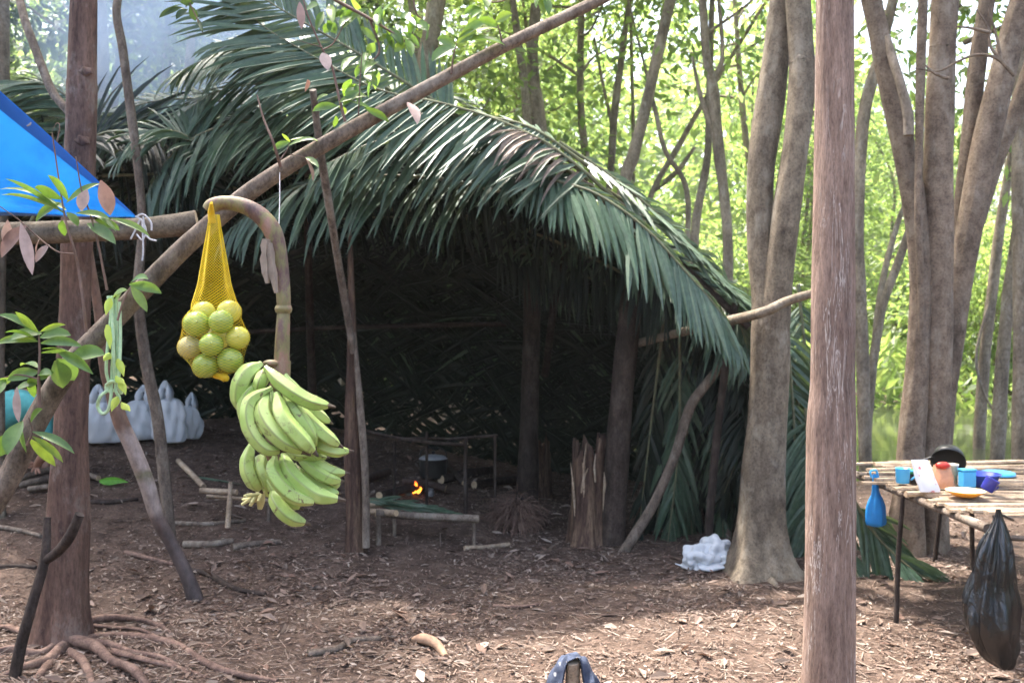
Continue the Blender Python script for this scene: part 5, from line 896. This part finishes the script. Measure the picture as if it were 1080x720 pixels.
# ------------------------------------------------------------------ white shopping bags
m, n, b = base_mat('white_plastic'); b.inputs['Base Color'].default_value = (0.80, 0.82, 0.84, 1); b.inputs['Roughness'].default_value = 0.35
tr = n.nodes.new('ShaderNodeBsdfTranslucent'); tr.inputs[0].default_value = (0.75, 0.8, 0.85, 1); mx = n.nodes.new('ShaderNodeMixShader'); mx.inputs[0].default_value = 0.35; n.links.new(b.outputs[0], mx.inputs[1]); n.links.new(tr.outputs[0], mx.inputs[2]); n.links.new(mx.outputs[0], n.nodes['Material Output'].inputs[0]); bump(n, b, noise(n, 14, 6, 0.65, dist=1).outputs[0], 0.5, 0.02); M['white_plastic'] = m
def carrier(label, px, py, hpx, wpx, d, seed, hs, group='white carrier bags against the dark wall'):
    g = P(px, py, d); h = W(hpx, d); w_ = W(wpx, d)/2; q = np.random.default_rng(seed); t = thing('carrier_bag', label, 'plastic bag', g, group); a = q.uniform(0, 6.28, 4); NTT = 44
    prof_ = [(0.02, 0.0), (0.75, 0.0), (0.95, 0.06), (1.0, 0.2), (0.97, 0.36), (0.88, 0.5), (0.74, 0.6), (0.55, 0.67), (0.2, 0.70), (0.02, 0.70)]
    c_ = spline([(r, z, 0) for r, z in prof_], 30); V = []
    for r, z, _ in c_:
        th = np.linspace(0, 2*math.pi, NTT, endpoint=False); k = 1+(0.08*np.sin(5*th+a[0]+z*6)+0.07*np.sin(9*th+a[1]-z*9)+0.09*np.sin(3*th+a[2]+z*3)+0.04*np.sin(16*th+z*12))*(0.5+z)
        V.append(np.stack([g[0]+r*w_*k*np.cos(th)+z*q.normal()*0.002, g[1]+r*w_*0.65*k*np.sin(th), np.full(NTT, g[2]+z*h)+0.02*np.sin(4*th+a[3])*z*h], 1))
    nn = len(V); VC = np.vstack(V); cen = np.array([g[0], g[1], 0])*1.0; off_ = VC-cen; off_[:, 2] = 0; fb = crumple((VC-g)/w_*np.array([1, 1, .8]), 60+seed, 0.30, 1.2, 6, 9); VC = VC+off_*(fb-0.95)[:, None]
    mbx = MB(); mbx.add(VC, [(i*NTT+j, i*NTT+(j+1) % NTT, (i+1)*NTT+(j+1) % NTT, (i+1)*NTT+j) for i in range(nn-1) for j in range(NTT)]); mbx.build('body', M['white_plastic'], t)
    for s in hs:
        mbx = MB(); th = np.linspace(0, 1, 14); lean = q.normal()*0.12
        V = []; cx_ = g[0]+s*w_*0.20+lean*w_; zb_ = g[2]+h*0.62
        for i in range(14):
            a_ = math.pi*th[i]
            for rx, rz, dy in ((w_*.42, h*.37, -.015), (w_*.42, h*.37, .015), (w_*.15, h*.24, .015), (w_*.15, h*.24, -.015)): V.append((cx_+rx*math.cos(a_)*(1+.12*math.sin(5*a_+s)), g[1]+dy*(1+2*math.sin(3*a_))+.02*s, zb_+rz*math.sin(a_)))
        mbx.add(V, [(i*4+c, i*4+(c+1) % 4, i*4+4+(c+1) % 4, i*4+4+c) for i in range(13) for c in range(4)]); mbx.build('handle', M['white_plastic'], t)
carrier('white plastic bag partly behind the left tree trunk, leftmost of the row', 108, 466, 62, 40, 7.7, 1, (-1, 1))
carrier('low slumped white plastic bag between the rope hank and the pale sapling', 147, 463, 58, 36, 7.8, 2, (1,))
carrier('tall white plastic bag with upright handle just right of the pale sapling', 179, 466, 66, 34, 7.7, 3, (-1,))
carrier('white plastic bag at the right end of the row, tucked behind the tall one', 199, 463, 50, 24, 8.0, 4, (1,))
# crumpled bag on the ground
g = G(750, 599); dB = float((g-np.array([0, 0, CAMZ]))@_fw); t = thing('crumpled_bag', 'crumpled white plastic bag lying on the ground beside the grey tree', 'plastic bag', g); q = np.random.default_rng(6)
for k, (cx_, cy_, rx, rz_) in enumerate([(739, 588, 16, 14), (754, 582, 16, 14), (767, 590, 13, 9), (751, 594, 24, 7)]):
    c = P(cx_, cy_, dB+0.02*(k % 2)); mbx = MB(); mbx.sphere((0, 0, 0), 1, 0, 54, 36); V = mbx.V[0]; mbx.V[0] = V*crumple(V, 30+k, 0.75, 1.5, 6)[:, None]*np.array([W(rx, dB), W(rx, dB)*.8, W(rz_, dB)])+c; mbx.build('crumple', M['white_plastic'], t)
mbx = MB(); mbx.tube([P(742, 597, dB-.03), P(728, 600, dB-.03), P(718, 596, dB-.03), P(712, 594, dB-.02)], [0.006, 0.005, 0.005, 0.003], 6, 14); mbx.tube([P(728, 600, dB-.03), P(724, 605, dB-.05)], [0.005, 0.003], 6, 6); mbx.build('drawstring', M['white_plastic'], t)

# ------------------------------------------------------------------ crouching person
skin = plain('skin', (0.34, 0.19, 0.13), (0.29, 0.155, 0.105), 20, 0.55, 0.05); teal = plain('teal_cloth', (0.10, 0.42, 0.42), (0.07, 0.33, 0.34), 25, 0.8, 0.4, 0.006); trous = plain('dark_trousers', (0.10, 0.025, 0.03), (0.05, 0.015, 0.02), 25, 0.85); hairm = plain('hair', (0.02, 0.015, 0.012), None, 60, 0.5, 0.5)
def skinned(name, verts, edges, radii, mat, parent, root=0, lev=2):
    me = bpy.data.meshes.new(name); me.from_pydata([tuple(np.asarray(v)-LOC[parent]) for v in verts], edges, []); o = bpy.data.objects.new(name, me); COL.objects.link(o); o.parent = parent
    o.modifiers.new('s', 'SKIN'); s = o.modifiers.new('u', 'SUBSURF'); s.levels = lev; s.render_levels = lev
    for i, r in enumerate(radii): rr = r if isinstance(r, tuple) else (r, r); me.skin_vertices[0].data[i].radius = rr; me.skin_vertices[0].data[i].use_root = (i == root)
    dg = bpy.context.evaluated_depsgraph_get(); ev = o.evaluated_get(dg); nm = bpy.data.meshes.new_from_object(ev); o.modifiers.clear(); o.data = nm; nm.name = name
    nm.materials.clear(); nm.materials.append(mat); nm.polygons.foreach_set('use_smooth', [True]*len(nm.polygons)); return o
pd = 7.0; K = 0.17/ (W(1, 7.0)*25.5)   # metres helper unused
gp = G(-8, 502); per = thing('person', 'person in a teal shirt crouching behind the left tree reaching for firewood', 'person', gp)
def Q(px, py, dz=0): return P(px, py, pd+dz)
hand = Q(38, 492, -.1); B = [Q(-34, 474), Q(-22, 452), Q(0, 436), Q(24, 427), Q(42, 424), Q(52, 421), Q(64, 418, -.02), Q(72, 416, -.02),   # pelvis..head
     Q(40, 428, -.16), Q(48, 455, -.2), Q(47, 478, -.18), hand,                      # near arm
     Q(40, 428, .16), Q(58, 458, .2), Q(54, 482, .15), Q(46, 496, .08),              # far arm
     Q(-36, 477, -.12), Q(2, 470, -.18), Q(-24, 492, -.16), Q(-24, 502, -.16), Q(-8, 504, -.18),
     Q(-36, 477, .12), Q(4, 472, .18), Q(-22, 494, .16), Q(-22, 504, .16), Q(-6, 505, .18)]
E = [(0, 1), (1, 2), (2, 3), (3, 4), (4, 5), (5, 6), (6, 7), (4, 8), (8, 9), (9, 10), (10, 11), (4, 12), (12, 13), (13, 14), (14, 15), (0, 16), (16, 17), (17, 18), (18, 19), (19, 20), (0, 21), (21, 22), (22, 23), (23, 24), (24, 25)]
RR = [.13, .125, .12, .13, .10, .06, .085, .095, .06, .042, .034, .03, .06, .042, .034, .03, .09, .07, .05, .04, .035, .09, .07, .05, .04, .035]
skinned('body', B, E, RR, skin, per)
skinned('shirt', B[1:5]+[B[8], B[9]*0.8+B[8]*0.2+0*B[10], B[9]*0.5+B[10]*0.5]+[B[12], B[13]], [(0, 1), (1, 2), (2, 3), (3, 4), (4, 5), (5, 6), (3, 7), (7, 8)], [.145, .14, .15, .12, .078, .062, .056, .078, .06], teal, per)
skinned('trousers', [B[0], B[1], B[16], B[17], B[18], B[21], B[22], B[23]], [(0, 1), (0, 2), (2, 3), (3, 4), (0, 5), (5, 6), (6, 7)], [.15, .14, .11, .088, .065, .11, .088, .065], trous, per)
mbx = MB(); hc = Q(71, 412, -.02); mbx.sphere((0, 0, 0), 0.105, 0, 20, 12, (1.05, 0.9, 1.05)); mbx.V[0] = mbx.V[0]*(1+0.03*np.sin(mbx.V[0][:, :1]*90))+hc; mbx.build('hair', hairm, per)
for nm_, hp, tip in (('hand', hand, [(30, 493), (33, 498), (38, 500), (42, 499)]), ):
    mbx = MB()
    for k, (a, b_) in enumerate(tip): mid = (hp+Q(a, b_, -.1-.02*k))/2+np.array([0, 0, 0.008]); mbx.tube([hp, mid, Q(a, b_, -.1-.02*k)], [0.011, 0.010, 0.007], 7, 9)
    mbx.tube([hp+np.array([0, 0, .01]), Q(33, 488, -.12), Q(30, 490, -.12)], [0.012, 0.011, 0.008], 7, 9); mbx.build('fingers', skin, per)

# ------------------------------------------------------------------ slat table and what is on it
TZ = 0.655
def tp(px, py, z=TZ):     # point on the table plane under a pixel
    v = P(px, py, 1.0)-np.array([0, 0, CAMZ]); k = (z-CAMZ)/v[2]; return np.array([0, 0, CAMZ])+v*k
table = thing('slat_table', 'rough camp table of split sticks on thin stake legs', 'table', onground(2.4, 5.0))
SL = [bark('slat_%d' % i_, tuple(c_*k_ for c_ in (0.44, 0.36, 0.27)), tuple(c_*k_ for c_ in (0.32, 0.245, 0.175)), tuple(c_*k_ for c_ in (0.16, 0.115, 0.08)), vs=1, scale=16, bmp=0.5) for i_, k_ in enumerate((1.0, 0.85, 0.65, 1.1))]
q = np.random.default_rng(12); y = 4.16; k = 0
while y < 5.75:
    wd = q.uniform(0.035, 0.06); x0 = 1.83+(max(0, 5.1-y)*0.19+max(0, y-5.1)*0.45)+q.normal()*0.045; x1 = 3.7+q.normal()*0.1; a = q.normal()*0.03+0.03; z = TZ-0.012+q.normal()*0.005
    p0 = np.array([x0, y, z]); p1 = np.array([x1, y+a*(x1-x0), z+q.normal()*0.006]); mbx = MB(); dv = unit(p1-p0); wv = np.cross(dv, [0, 0, 1.]); rows = []; ns = 9
    for i in range(ns):
        c = p0+(p1-p0)*i/(ns-1)+np.array([0, q.normal()*0.003, q.normal()*0.003]); hw = wd/2*q.uniform(0.9, 1.05); hh = 0.009
        rows.append(np.stack([c+wv*hw-[0, 0, hh*.4], c+wv*hw*0.8+[0, 0, hh*.7], c+[0, 0, hh], c-wv*hw*0.8+[0, 0, hh*.7], c-wv*hw-[0, 0, hh*.4], c-[0, 0, hh]]))
    Fc = [(i*6+j, i*6+(j+1) % 6, (i+1)*6+(j+1) % 6, (i+1)*6+j) for i in range(ns-1) for j in range(6)]+[tuple(range(6))[::-1], tuple((ns-1)*6+j for j in range(6))]
    mbx.add(np.vstack(rows), Fc, 0, False); mbx.build('slat', SL[int(q.integers(0, 4))], table); y += wd*q.uniform(0.95, 1.1); k += 1
def bar(name, pts, r, mat='bark_stick', parent=table, rough=0.08, sides=9): 
    mbx = MB(); mbx.tube(pts, r, sides, 16, 0, rough); return mbx.build(name, M[mat], parent)
bar('beam', [(1.98, 4.12, TZ-.05), (1.93, 4.85, TZ-.045), (1.88, 5.85, TZ-.045)], 0.02); bar('beam', [(3.2, 4.1, TZ-.05), (3.2, 5.9, TZ-.045)], 0.02)
g0 = G(945, 658); bar('leg', [g0-[0, 0, .05], (g0+tp(948, 512))/2+[.005, 0, 0], [tp(948, 512)[0], g0[1], TZ-.03]], [0.013, 0.012, 0.011], 'bark_dark')
g1 = onground(2.05, 4.18); bar('leg', [g1+[0.05, 0, -.05], g1+[0.02, 0, .35], g1+[-.01, 0, TZ+0.0]], [0.014, 0.014, 0.012], 'bark_stick')
for px, py, tx in ((985, 592, 999), (1026, 602, 1024)): 
    g0 = G(px, py); tpx = P(tx, 490, float((g0-np.array([0, 0, CAMZ]))@_fw)); tpx[2] = TZ-.03; bar('leg', [g0-[0, 0, .05], (g0+tpx)/2, tpx], [0.015, 0.014, 0.013], 'bark_dark')
g0 = onground(3.3, 4.3); bar('leg', [g0-[0, 0, .05], g0+[0, 0, TZ-.03]], [0.02, 0.018]); g0 = onground(3.3, 5.7); bar('leg', [g0-[0, 0, .05], g0+[0, 0, TZ-.03]], [0.02, 0.018])
bar('crossbar', [(1.98, 4.14, TZ-.09), (2.6, 4.1, TZ-.11), (3.3, 4.05, TZ-.12)], 0.013)
bluep = plain('blue_plastic', (0.08, 0.42, 0.74), (0.07, 0.38, 0.68), 15, 0.3, 0.02); navy = plain('navy_plastic', (0.03, 0.035, 0.28), (0.025, 0.03, 0.22), 15, 0.25, 0.02); royal = plain('royal_plastic', (0.045, 0.09, 0.48), None, 15, 0.3, 0.02); cream = plain('cream_plastic', (0.72, 0.66, 0.50), None, 15, 0.35, 0.02); yell = plain('yellow_enamel', (0.70, 0.33, 0.035), (0.62, 0.28, 0.03), 15, 0.3, 0.02); ywhite = plain('dish_inside', (0.72, 0.62, 0.40), None, 12, 0.4, 0.02)
def mug(name, label, px, py, wpx, hpx, mat, handle=1, tilt=0, group=None):
    b0 = tp(px, py); d = b0[1]; r = W(wpx, d)/2; h = W(hpx, d); t = thing(name, label, 'mug', b0); ax = (math.sin(tilt), -0.3*math.sin(abs(tilt)), math.cos(tilt)) if tilt else None
    mbx = MB(); mbx.lathe(b0+[0, 0, .004+(r*abs(math.sin(tilt)) if tilt else 0)], [(0.0, 0.0), (r*0.85, 0), (r*0.9, h*0.05), (r, h*0.95), (r*1.03, h), (r*0.95, h), (r*0.85, h*0.1), (0, h*0.08)], 24, 0, ax); mbx.build('cup', mat, t)
    mbx = MB(); c = b0+[handle*r*0.97, 0, .004]; mbx.tube([c+[0, 0, h*.8], c+[handle*h*.3, 0, h*.75], c+[handle*h*.36, 0, h*.45], c+[handle*h*.08, 0, h*.2]], r*0.13, 7, 18); mbx.build('handle', mat, t); return t
mug('mug', 'light blue plastic mug at the left end of the slat table', 952, 510, 15, 16, bluep, 1)
mug('mug', 'dark blue mug tipped over on the slat table beside the yellow plate', 1040, 521, 15, 14, navy, 1, 0.5)
# light blue box
b0 = tp(1020, 514); t = thing('food_box', 'light blue plastic box standing between plate and cream tub on the table', 'box', b0); mbx = MB(); bm_w, bm_h = W(15, b0[1]), W(17, b0[1])
mbx.box(b0+[0, 0, bm_h/2+.003], bm_w, bm_w*0.7, bm_h, 0, 0.15); o = mbx.build('body', bluep, t); bv = o.modifiers.new('b', 'BEVEL'); bv.width = 0.006; bv.segments = 3
mbx = MB(); mbx.box(b0+[0, 0, bm_h+.009], bm_w*1.06, bm_w*0.76, 0.01, 0, 0.15); o = mbx.build('lid', bluep, t); bv = o.modifiers.new('b', 'BEVEL'); bv.width = 0.003; bv.segments = 2
b0 = tp(1003, 511); t = thing('tub', 'cream tub with a rim behind the blue box on the table', 'tub', b0); r = W(7, b0[1]); mbx = MB(); mbx.lathe(b0+[0, 0, .003], [(0, 0), (r*.85, 0), (r, 0.09), (r*1.08, 0.092), (r*1.08, .1), (r*.95, .1), (r*.8, .02), (0, .02)], 22); mbx.build('body', cream, t)
b0 = tp(1040, 514); t = thing('bowl', 'royal blue plastic basin behind the dark blue mug on the table', 'bowl', b0); mbx = MB(); r = W(19, b0[1]); mbx.lathe(b0+[0, 0.05, .003], [(0, 0), (r*.75, 0), (r*.95, .05), (r*1.05, .055), (r*1.05, .06), (r*.92, .058), (r*.72, .01), (0, .01)], 28); mbx.build('body', royal, t)
b0 = tp(1018, 524); t = thing('plate', 'yellow plate lying at the near edge of the slat table', 'plate', b0); r = W(20, b0[1]); mbx = MB(); mbx.lathe(b0+[0, 0, .006], [(0, 0), (r*.6, 0), (r*.98, .022), (r, .026)], 30); mbx.build('dish', yell, t)
mbx = MB(); mbx.lathe(b0+[0, 0, .006], [(r, .026), (r*.95, .026), (r*.6, .007), (0, .006)], 30); mbx.build('dish_inside', ywhite, t)
b0 = tp(1000, 497); t = thing('frying_pan', 'black pan propped on edge behind the food bags on the table', 'pan', b0); mbx = MB(); r = W(17, b0[1]); mbx.lathe(b0+[0, 0, r*0.75], [(0, .03), (r*.8, .03), (r, -.02), (r*1.04, -.02), (r*.86, .038), (0, .04)], 28, 0, (0.35, 0.75, 0.55)); mbx.build('dish', M['black_metal'], t); mbx = MB(); mbx.tube([b0+[-r*.8, .02, r*.9], b0+[-r*1.6, .05, r*.5]], 0.008, 7, 6); mbx.build('handle', M['black_metal'], t)
b0 = tp(965, 508); t = thing('lunch_box', 'low black box behind the light blue mug on the table', 'box', b0); mbx = MB(); mbx.box(b0+[0, 0, .025], .09, .07, .044, 0, .2); o = mbx.build('body', M['black_metal'], t); bv = o.modifiers.new('b', 'BEVEL'); bv.width = .006; bv.segments = 2; mbx = MB(); mbx.box(b0+[0, 0, .053], .094, .074, .01, 0, .2); mbx.build('lid', plain('green_plastic', (0.05, 0.35, 0.12), None, 10, .4, .02), t)
b0 = tp(1052, 501); t = thing('box_lid', 'flat light blue lid lying at the back of the table', 'lid', b0); mbx = MB(); mbx.lathe(b0+[0, 0, .004], [(0, .016), (.07, .016), (.085, .012), (.088, 0)], 26); mbx.build('body', bluep, t)
def pouch(name, label, cat, px, py, wpx, hpx, mats, lean, seed, top=None):
    b0 = tp(px, py); d = b0[1]; wv, h = W(wpx, d)/2, W(hpx, d); t = thing(name, label, cat, b0); q = np.random.default_rng(seed); a = q.uniform(0, 6, 3); rows = []; NTT = 30
    for i in range(18):
        z = i/17; th = np.linspace(0, 2*math.pi, NTT, endpoint=False); f = math.sin(math.pi*min(1, 0.12+z*0.86))**0.5; th_k = 0.45*f*(1-z*0.5); k = 1+0.06*np.sin(5*th+a[0]+z*5)+0.05*np.sin(8*th+a[1]-z*7)
        rows.append(np.stack([b0[0]+lean*z*h+wv*(0.9+0.1*f)*k*np.cos(th)*(1-0.15*z), b0[1]+wv*th_k*k*np.sin(th)+z*0.03, np.full(NTT, b0[2]+.003+z*h)], 1))
    mbx = MB(); mbx.add(np.vstack(rows), [(i*NTT+j, i*NTT+(j+1) % NTT, (i+1)*NTT+(j+1) % NTT, (i+1)*NTT+j) for i in range(17) for j in range(NTT)]); mbx.build('bag', mats, t)
    if top: mbx = MB(); mbx.sphere(b0+[lean*h, 0.02, h], wv*0.6, 0, 14, 8, (1.2, 0.7, 0.6)); mbx.build('closure', top, t)
    return t
mp, n, b = base_mat('printed_pouch'); tn = noise(n, 16, 3, 0.5); rp = ramp(n, [(0.56, (0.75, 0.76, 0.78)), (0.6, (0.55, 0.12, 0.10)), (0.68, (0.75, 0.76, 0.78))]); n.links.new(tn.outputs[0], rp.inputs[0]); n.links.new(rp.outputs[0], b.inputs['Base Color']); b.inputs['Roughness'].default_value = 0.3
pouch('food_pouch', 'white food pouch with red print leaning left on the table', 'food bag', 981, 519, 22, 33, mp, -0.28, 1)
pouch('bread_bag', 'clear bag of orange food with a red closure on the table', 'food bag', 996, 515, 22, 24, plain('orange_food', (0.62, 0.30, 0.16), (0.45, 0.2, 0.10), 25, .35), 0.0, 2, plain('red_plastic', (0.60, 0.045, 0.03), None, 12, .35, .03))
# hanging light blue bag
hb = P(922, 503, 5.15); t = thing('hanging_bag', 'small light blue plastic bag hanging from the left end of the slat table', 'plastic bag', hb); rows = []; NTT = 28; q = np.random.default_rng(3)
for i, (py, wpx, ox) in enumerate([(500, 5, 0), (508, 6, 0), (516, 7, 0.3), (521, 9, 0.5), (527, 14, .5), (534, 18, .6), (543, 20, .8), (549, 20.5, 1.0), (553, 18, 1.2), (555, 8, 1.4)]):
    th = np.linspace(0, 2*math.pi, NTT, endpoint=False); k = 1+0.14*np.sin(4*th+.6)+0.09*np.sin(7*th+i*.5)+0.05*np.sin(13*th-i); c = P(923+ox, py, 5.15); rows.append(np.stack([c[0]+W(wpx, 5.15)/2*k*np.cos(th), c[1]+W(wpx, 5.15)*.35*k*np.sin(th), np.full(NTT, c[2])], 1))
mbx = MB(); mbx.add(np.vstack(rows), [(i*NTT+j, (i+1)*NTT+j, (i+1)*NTT+(j+1) % NTT, i*NTT+(j+1) % NTT) for i in range(len(rows)-1) for j in range(NTT)]); mbx.build('body', plain('blue_bag', (0.03, 0.30, 0.70), (0.025, 0.25, 0.6), 25, .35, .4, .01, trans=.3), t)
mbx = MB(); mbx.tube([P(919, 503, 5.13), P(918, 497, 5.13), P(924, 496, 5.16), P(926, 503, 5.17)], 0.006, 6, 14); mbx.build('handle', bluep, t)
# black bin bag hung on the table's front leg
m, n, b = base_mat('black_plastic'); b.inputs['Base Color'].default_value = (0.006, 0.006, 0.007, 1); b.inputs['Roughness'].default_value = 0.13; b.inputs['Specular IOR Level'].default_value = 0.8; bump(n, b, noise(n, 9, 7, .6, (1, 1, .35), dist=1.6).outputs[0], .7, .035)
BG_ = 4.02; rows = []; NTT = 90; th = np.linspace(0, 2*math.pi, NTT, endpoint=False)
prf = [(537, 1053, 5), (545, 1053, 8), (556, 1052, 16), (570, 1050, 27), (590, 1048, 39), (612, 1046, 49), (632, 1045, 57), (650, 1044.5, 60), (664, 1045, 61), (676, 1048, 56), (686, 1052, 49), (695, 1056, 37), (701, 1059, 22), (704, 1060, 6)]
cc = spline([(a, b_, c) for a, b_, c in prf], 50)
for i, (py, px, wpx) in enumerate(cc):
    f = i/49; amp = 0.34*math.exp(-f*1.5)+0.07; k = 1+0.05*np.sin(4*th+f*9)*np.sin(f*12+2*th)+0.09*np.sin(2*th+5*f+1)*f+amp*(np.sin(9*th+2*np.sin(f*3))*0.45+np.sin(5*th+1+f*2)*0.4+np.sin(17*th+f*4)*0.22)+0.03*np.sin(3*th-f*7); c = P(px, py, BG_); r = W(wpx*0.9, BG_)/2
    rows.append(np.stack([c[0]+r*k*np.cos(th), c[1]+r*0.8*k*np.sin(th), np.full(NTT, c[2])+0.01*np.sin(4*th)*f], 1))
t = thing('bin_bag', 'full black bin bag hanging at the near corner of the slat table', 'bin bag', P(1053, 704, BG_))
ax_c = np.repeat(np.array([P(px, py, BG_) for py, px, wpx in cc]), NTT, 0); VB = np.vstack(rows); off_ = VB-ax_c; qn = VB-P(1050, 640, BG_); qn = qn/0.12*np.array([1, 1, .5]); fb = 0.93+0.55*(crumple(qn, 77, 0.55, 1.5, 5, 8)-0.9); VB = ax_c+off_*fb[:, None]
mbx = MB(); mbx.add(VB, [(i*NTT+j, (i+1)*NTT+j, (i+1)*NTT+(j+1) % NTT, i*NTT+(j+1) % NTT) for i in range(49) for j in range(NTT)]); mbx.build('sack', m, t)
mbx = MB(); mbx.tube([P(1052, 541, BG_), P(1062, 545, BG_+.04), P(1068, 548, BG_+.16)], 0.006, 6, 10, 0, .2); mbx.build('tie', m, t)
# stake with denim cloth at the bottom edge
sd = 3.6; g = P(603, 790, sd); g = onground(g[0], g[1]); t = thing('stake', 'short pale wooden stake at the bottom edge with a cloth over it', 'stake', g); mbx = MB(); top = P(604, 694, sd); mbx.tube([g-[0, 0, .08], (g+top)/2, top-[0, 0.022, 0.004]], [.034, .030, .027], 12, 24, 0, .12); mbx.build('post', M['wood_grey'] if 'wood_grey' in M else M['slat'], t)
md, n, b = base_mat('denim'); tn = noise(n, 22, 5, .6); rd = ramp(n, [(0.3, (0.018, 0.026, 0.05)), (0.55, (0.04, 0.054, 0.095)), (0.75, (0.085, 0.105, 0.15))]); n.links.new(tn.outputs[0], rd.inputs[0]); pv = noise(n, 13, 2, .5); rv = ramp(n, [(0.66, (0, 0, 0)), (0.7, (1, 1, 1))]); n.links.new(pv.outputs[0], rv.inputs[0]); n.links.new(mixc(n, rv.outputs[0], rd.outputs[0], (0.5, 0.5, 0.52)), b.inputs['Base Color']); b.inputs['Roughness'].default_value = .9; bump(n, b, tn.outputs[0], .5, .01)
NU, NVV = 46, 20; rows = []
for i in range(NU):
    u_ = -1+2*i/(NU-1)
    for j in range(NVV):
        v_ = j/(NVV-1); ax_ = abs(u_); dep = -0.045-0.02*(1-v_)*ax_+0.10*v_
        x_ = 0.088*math.copysign(ax_**0.8, u_)*(0.9+0.25*v_)+0.006*math.sin(9*v_+4*u_)
        z_ = 0.014-(0.135+0.03*math.sin(3*v_+u_*2))*ax_**2.2-0.016*v_-0.115*(1-v_)**1.3*float(sm(0.12, 0.5, ax_))+0.009*math.sin(7*u_+5*v_)*ax_+0.006*math.sin(15*u_-6*v_)
        rows.append(top+np.array([x_, dep+0.012*math.sin(6*u_)*ax_, z_]))
mbx = MB(); mbx.add(rows, [(i*NVV+j, i*NVV+j+1, (i+1)*NVV+j+1, (i+1)*NVV+j) for i in range(NU-1) for j in range(NVV-1)]); o = mbx.build('cloth', md, None, top); so_ = o.modifiers.new('s', 'SOLIDIFY'); so_.thickness = 0.003; tag(o, 'blue denim cloth draped over the stake at the bottom edge', 'cloth')

# ------------------------------------------------------------------ smoke drifting up from the fire
m = bpy.data.materials.new('smoke'); m.use_nodes = True; n = m.node_tree; n.nodes.remove(n.nodes['Principled BSDF']); pv = n.nodes.new('ShaderNodeVolumePrincipled'); pv.inputs['Color'].default_value = (0.52, 0.71, 1.0, 1); pv.inputs['Anisotropy'].default_value = 0.2
tc = n.nodes.new('ShaderNodeTexCoord'); ln = n.nodes.new('ShaderNodeVectorMath'); ln.operation = 'LENGTH'; n.links.new(tc.outputs['Object'], ln.inputs[0]); mr = n.nodes.new('ShaderNodeMapRange'); mr.inputs[1].default_value = 0.25; mr.inputs[2].default_value = 0.98; mr.inputs[3].default_value = 1; mr.inputs[4].default_value = 0; n.links.new(ln.outputs['Value'], mr.inputs[0])
tn = noise(n, 1.6, 3, .5); rn = n.nodes.new('ShaderNodeMapRange'); rn.inputs[1].default_value = 0.35; rn.inputs[2].default_value = 0.7; n.links.new(tn.outputs[0], rn.inputs[0]); mu = n.nodes.new('ShaderNodeMath'); mu.operation = 'MULTIPLY'; n.links.new(mr.outputs[0], mu.inputs[0]); n.links.new(rn.outputs[0], mu.inputs[1]); m2_ = n.nodes.new('ShaderNodeMath'); m2_.operation = 'MULTIPLY'; m2_.inputs[1].default_value = 1.9; n.links.new(mu.outputs[0], m2_.inputs[0]); n.links.new(m2_.outputs[0], pv.inputs['Density']); n.links.new(pv.outputs[0], n.nodes['Material Output'].inputs['Volume'])
mbx = MB(); mbx.sphere((0, 0, 0), 1, 0, 24, 16); o = mbx.build('smoke', m); o.location = tuple(P(185, 15, 6.9)); o.scale = (1.25, 1.1, 1.15); tag(o, 'bluish wood smoke drifting above the left of the shelter', 'smoke', kind='stuff')
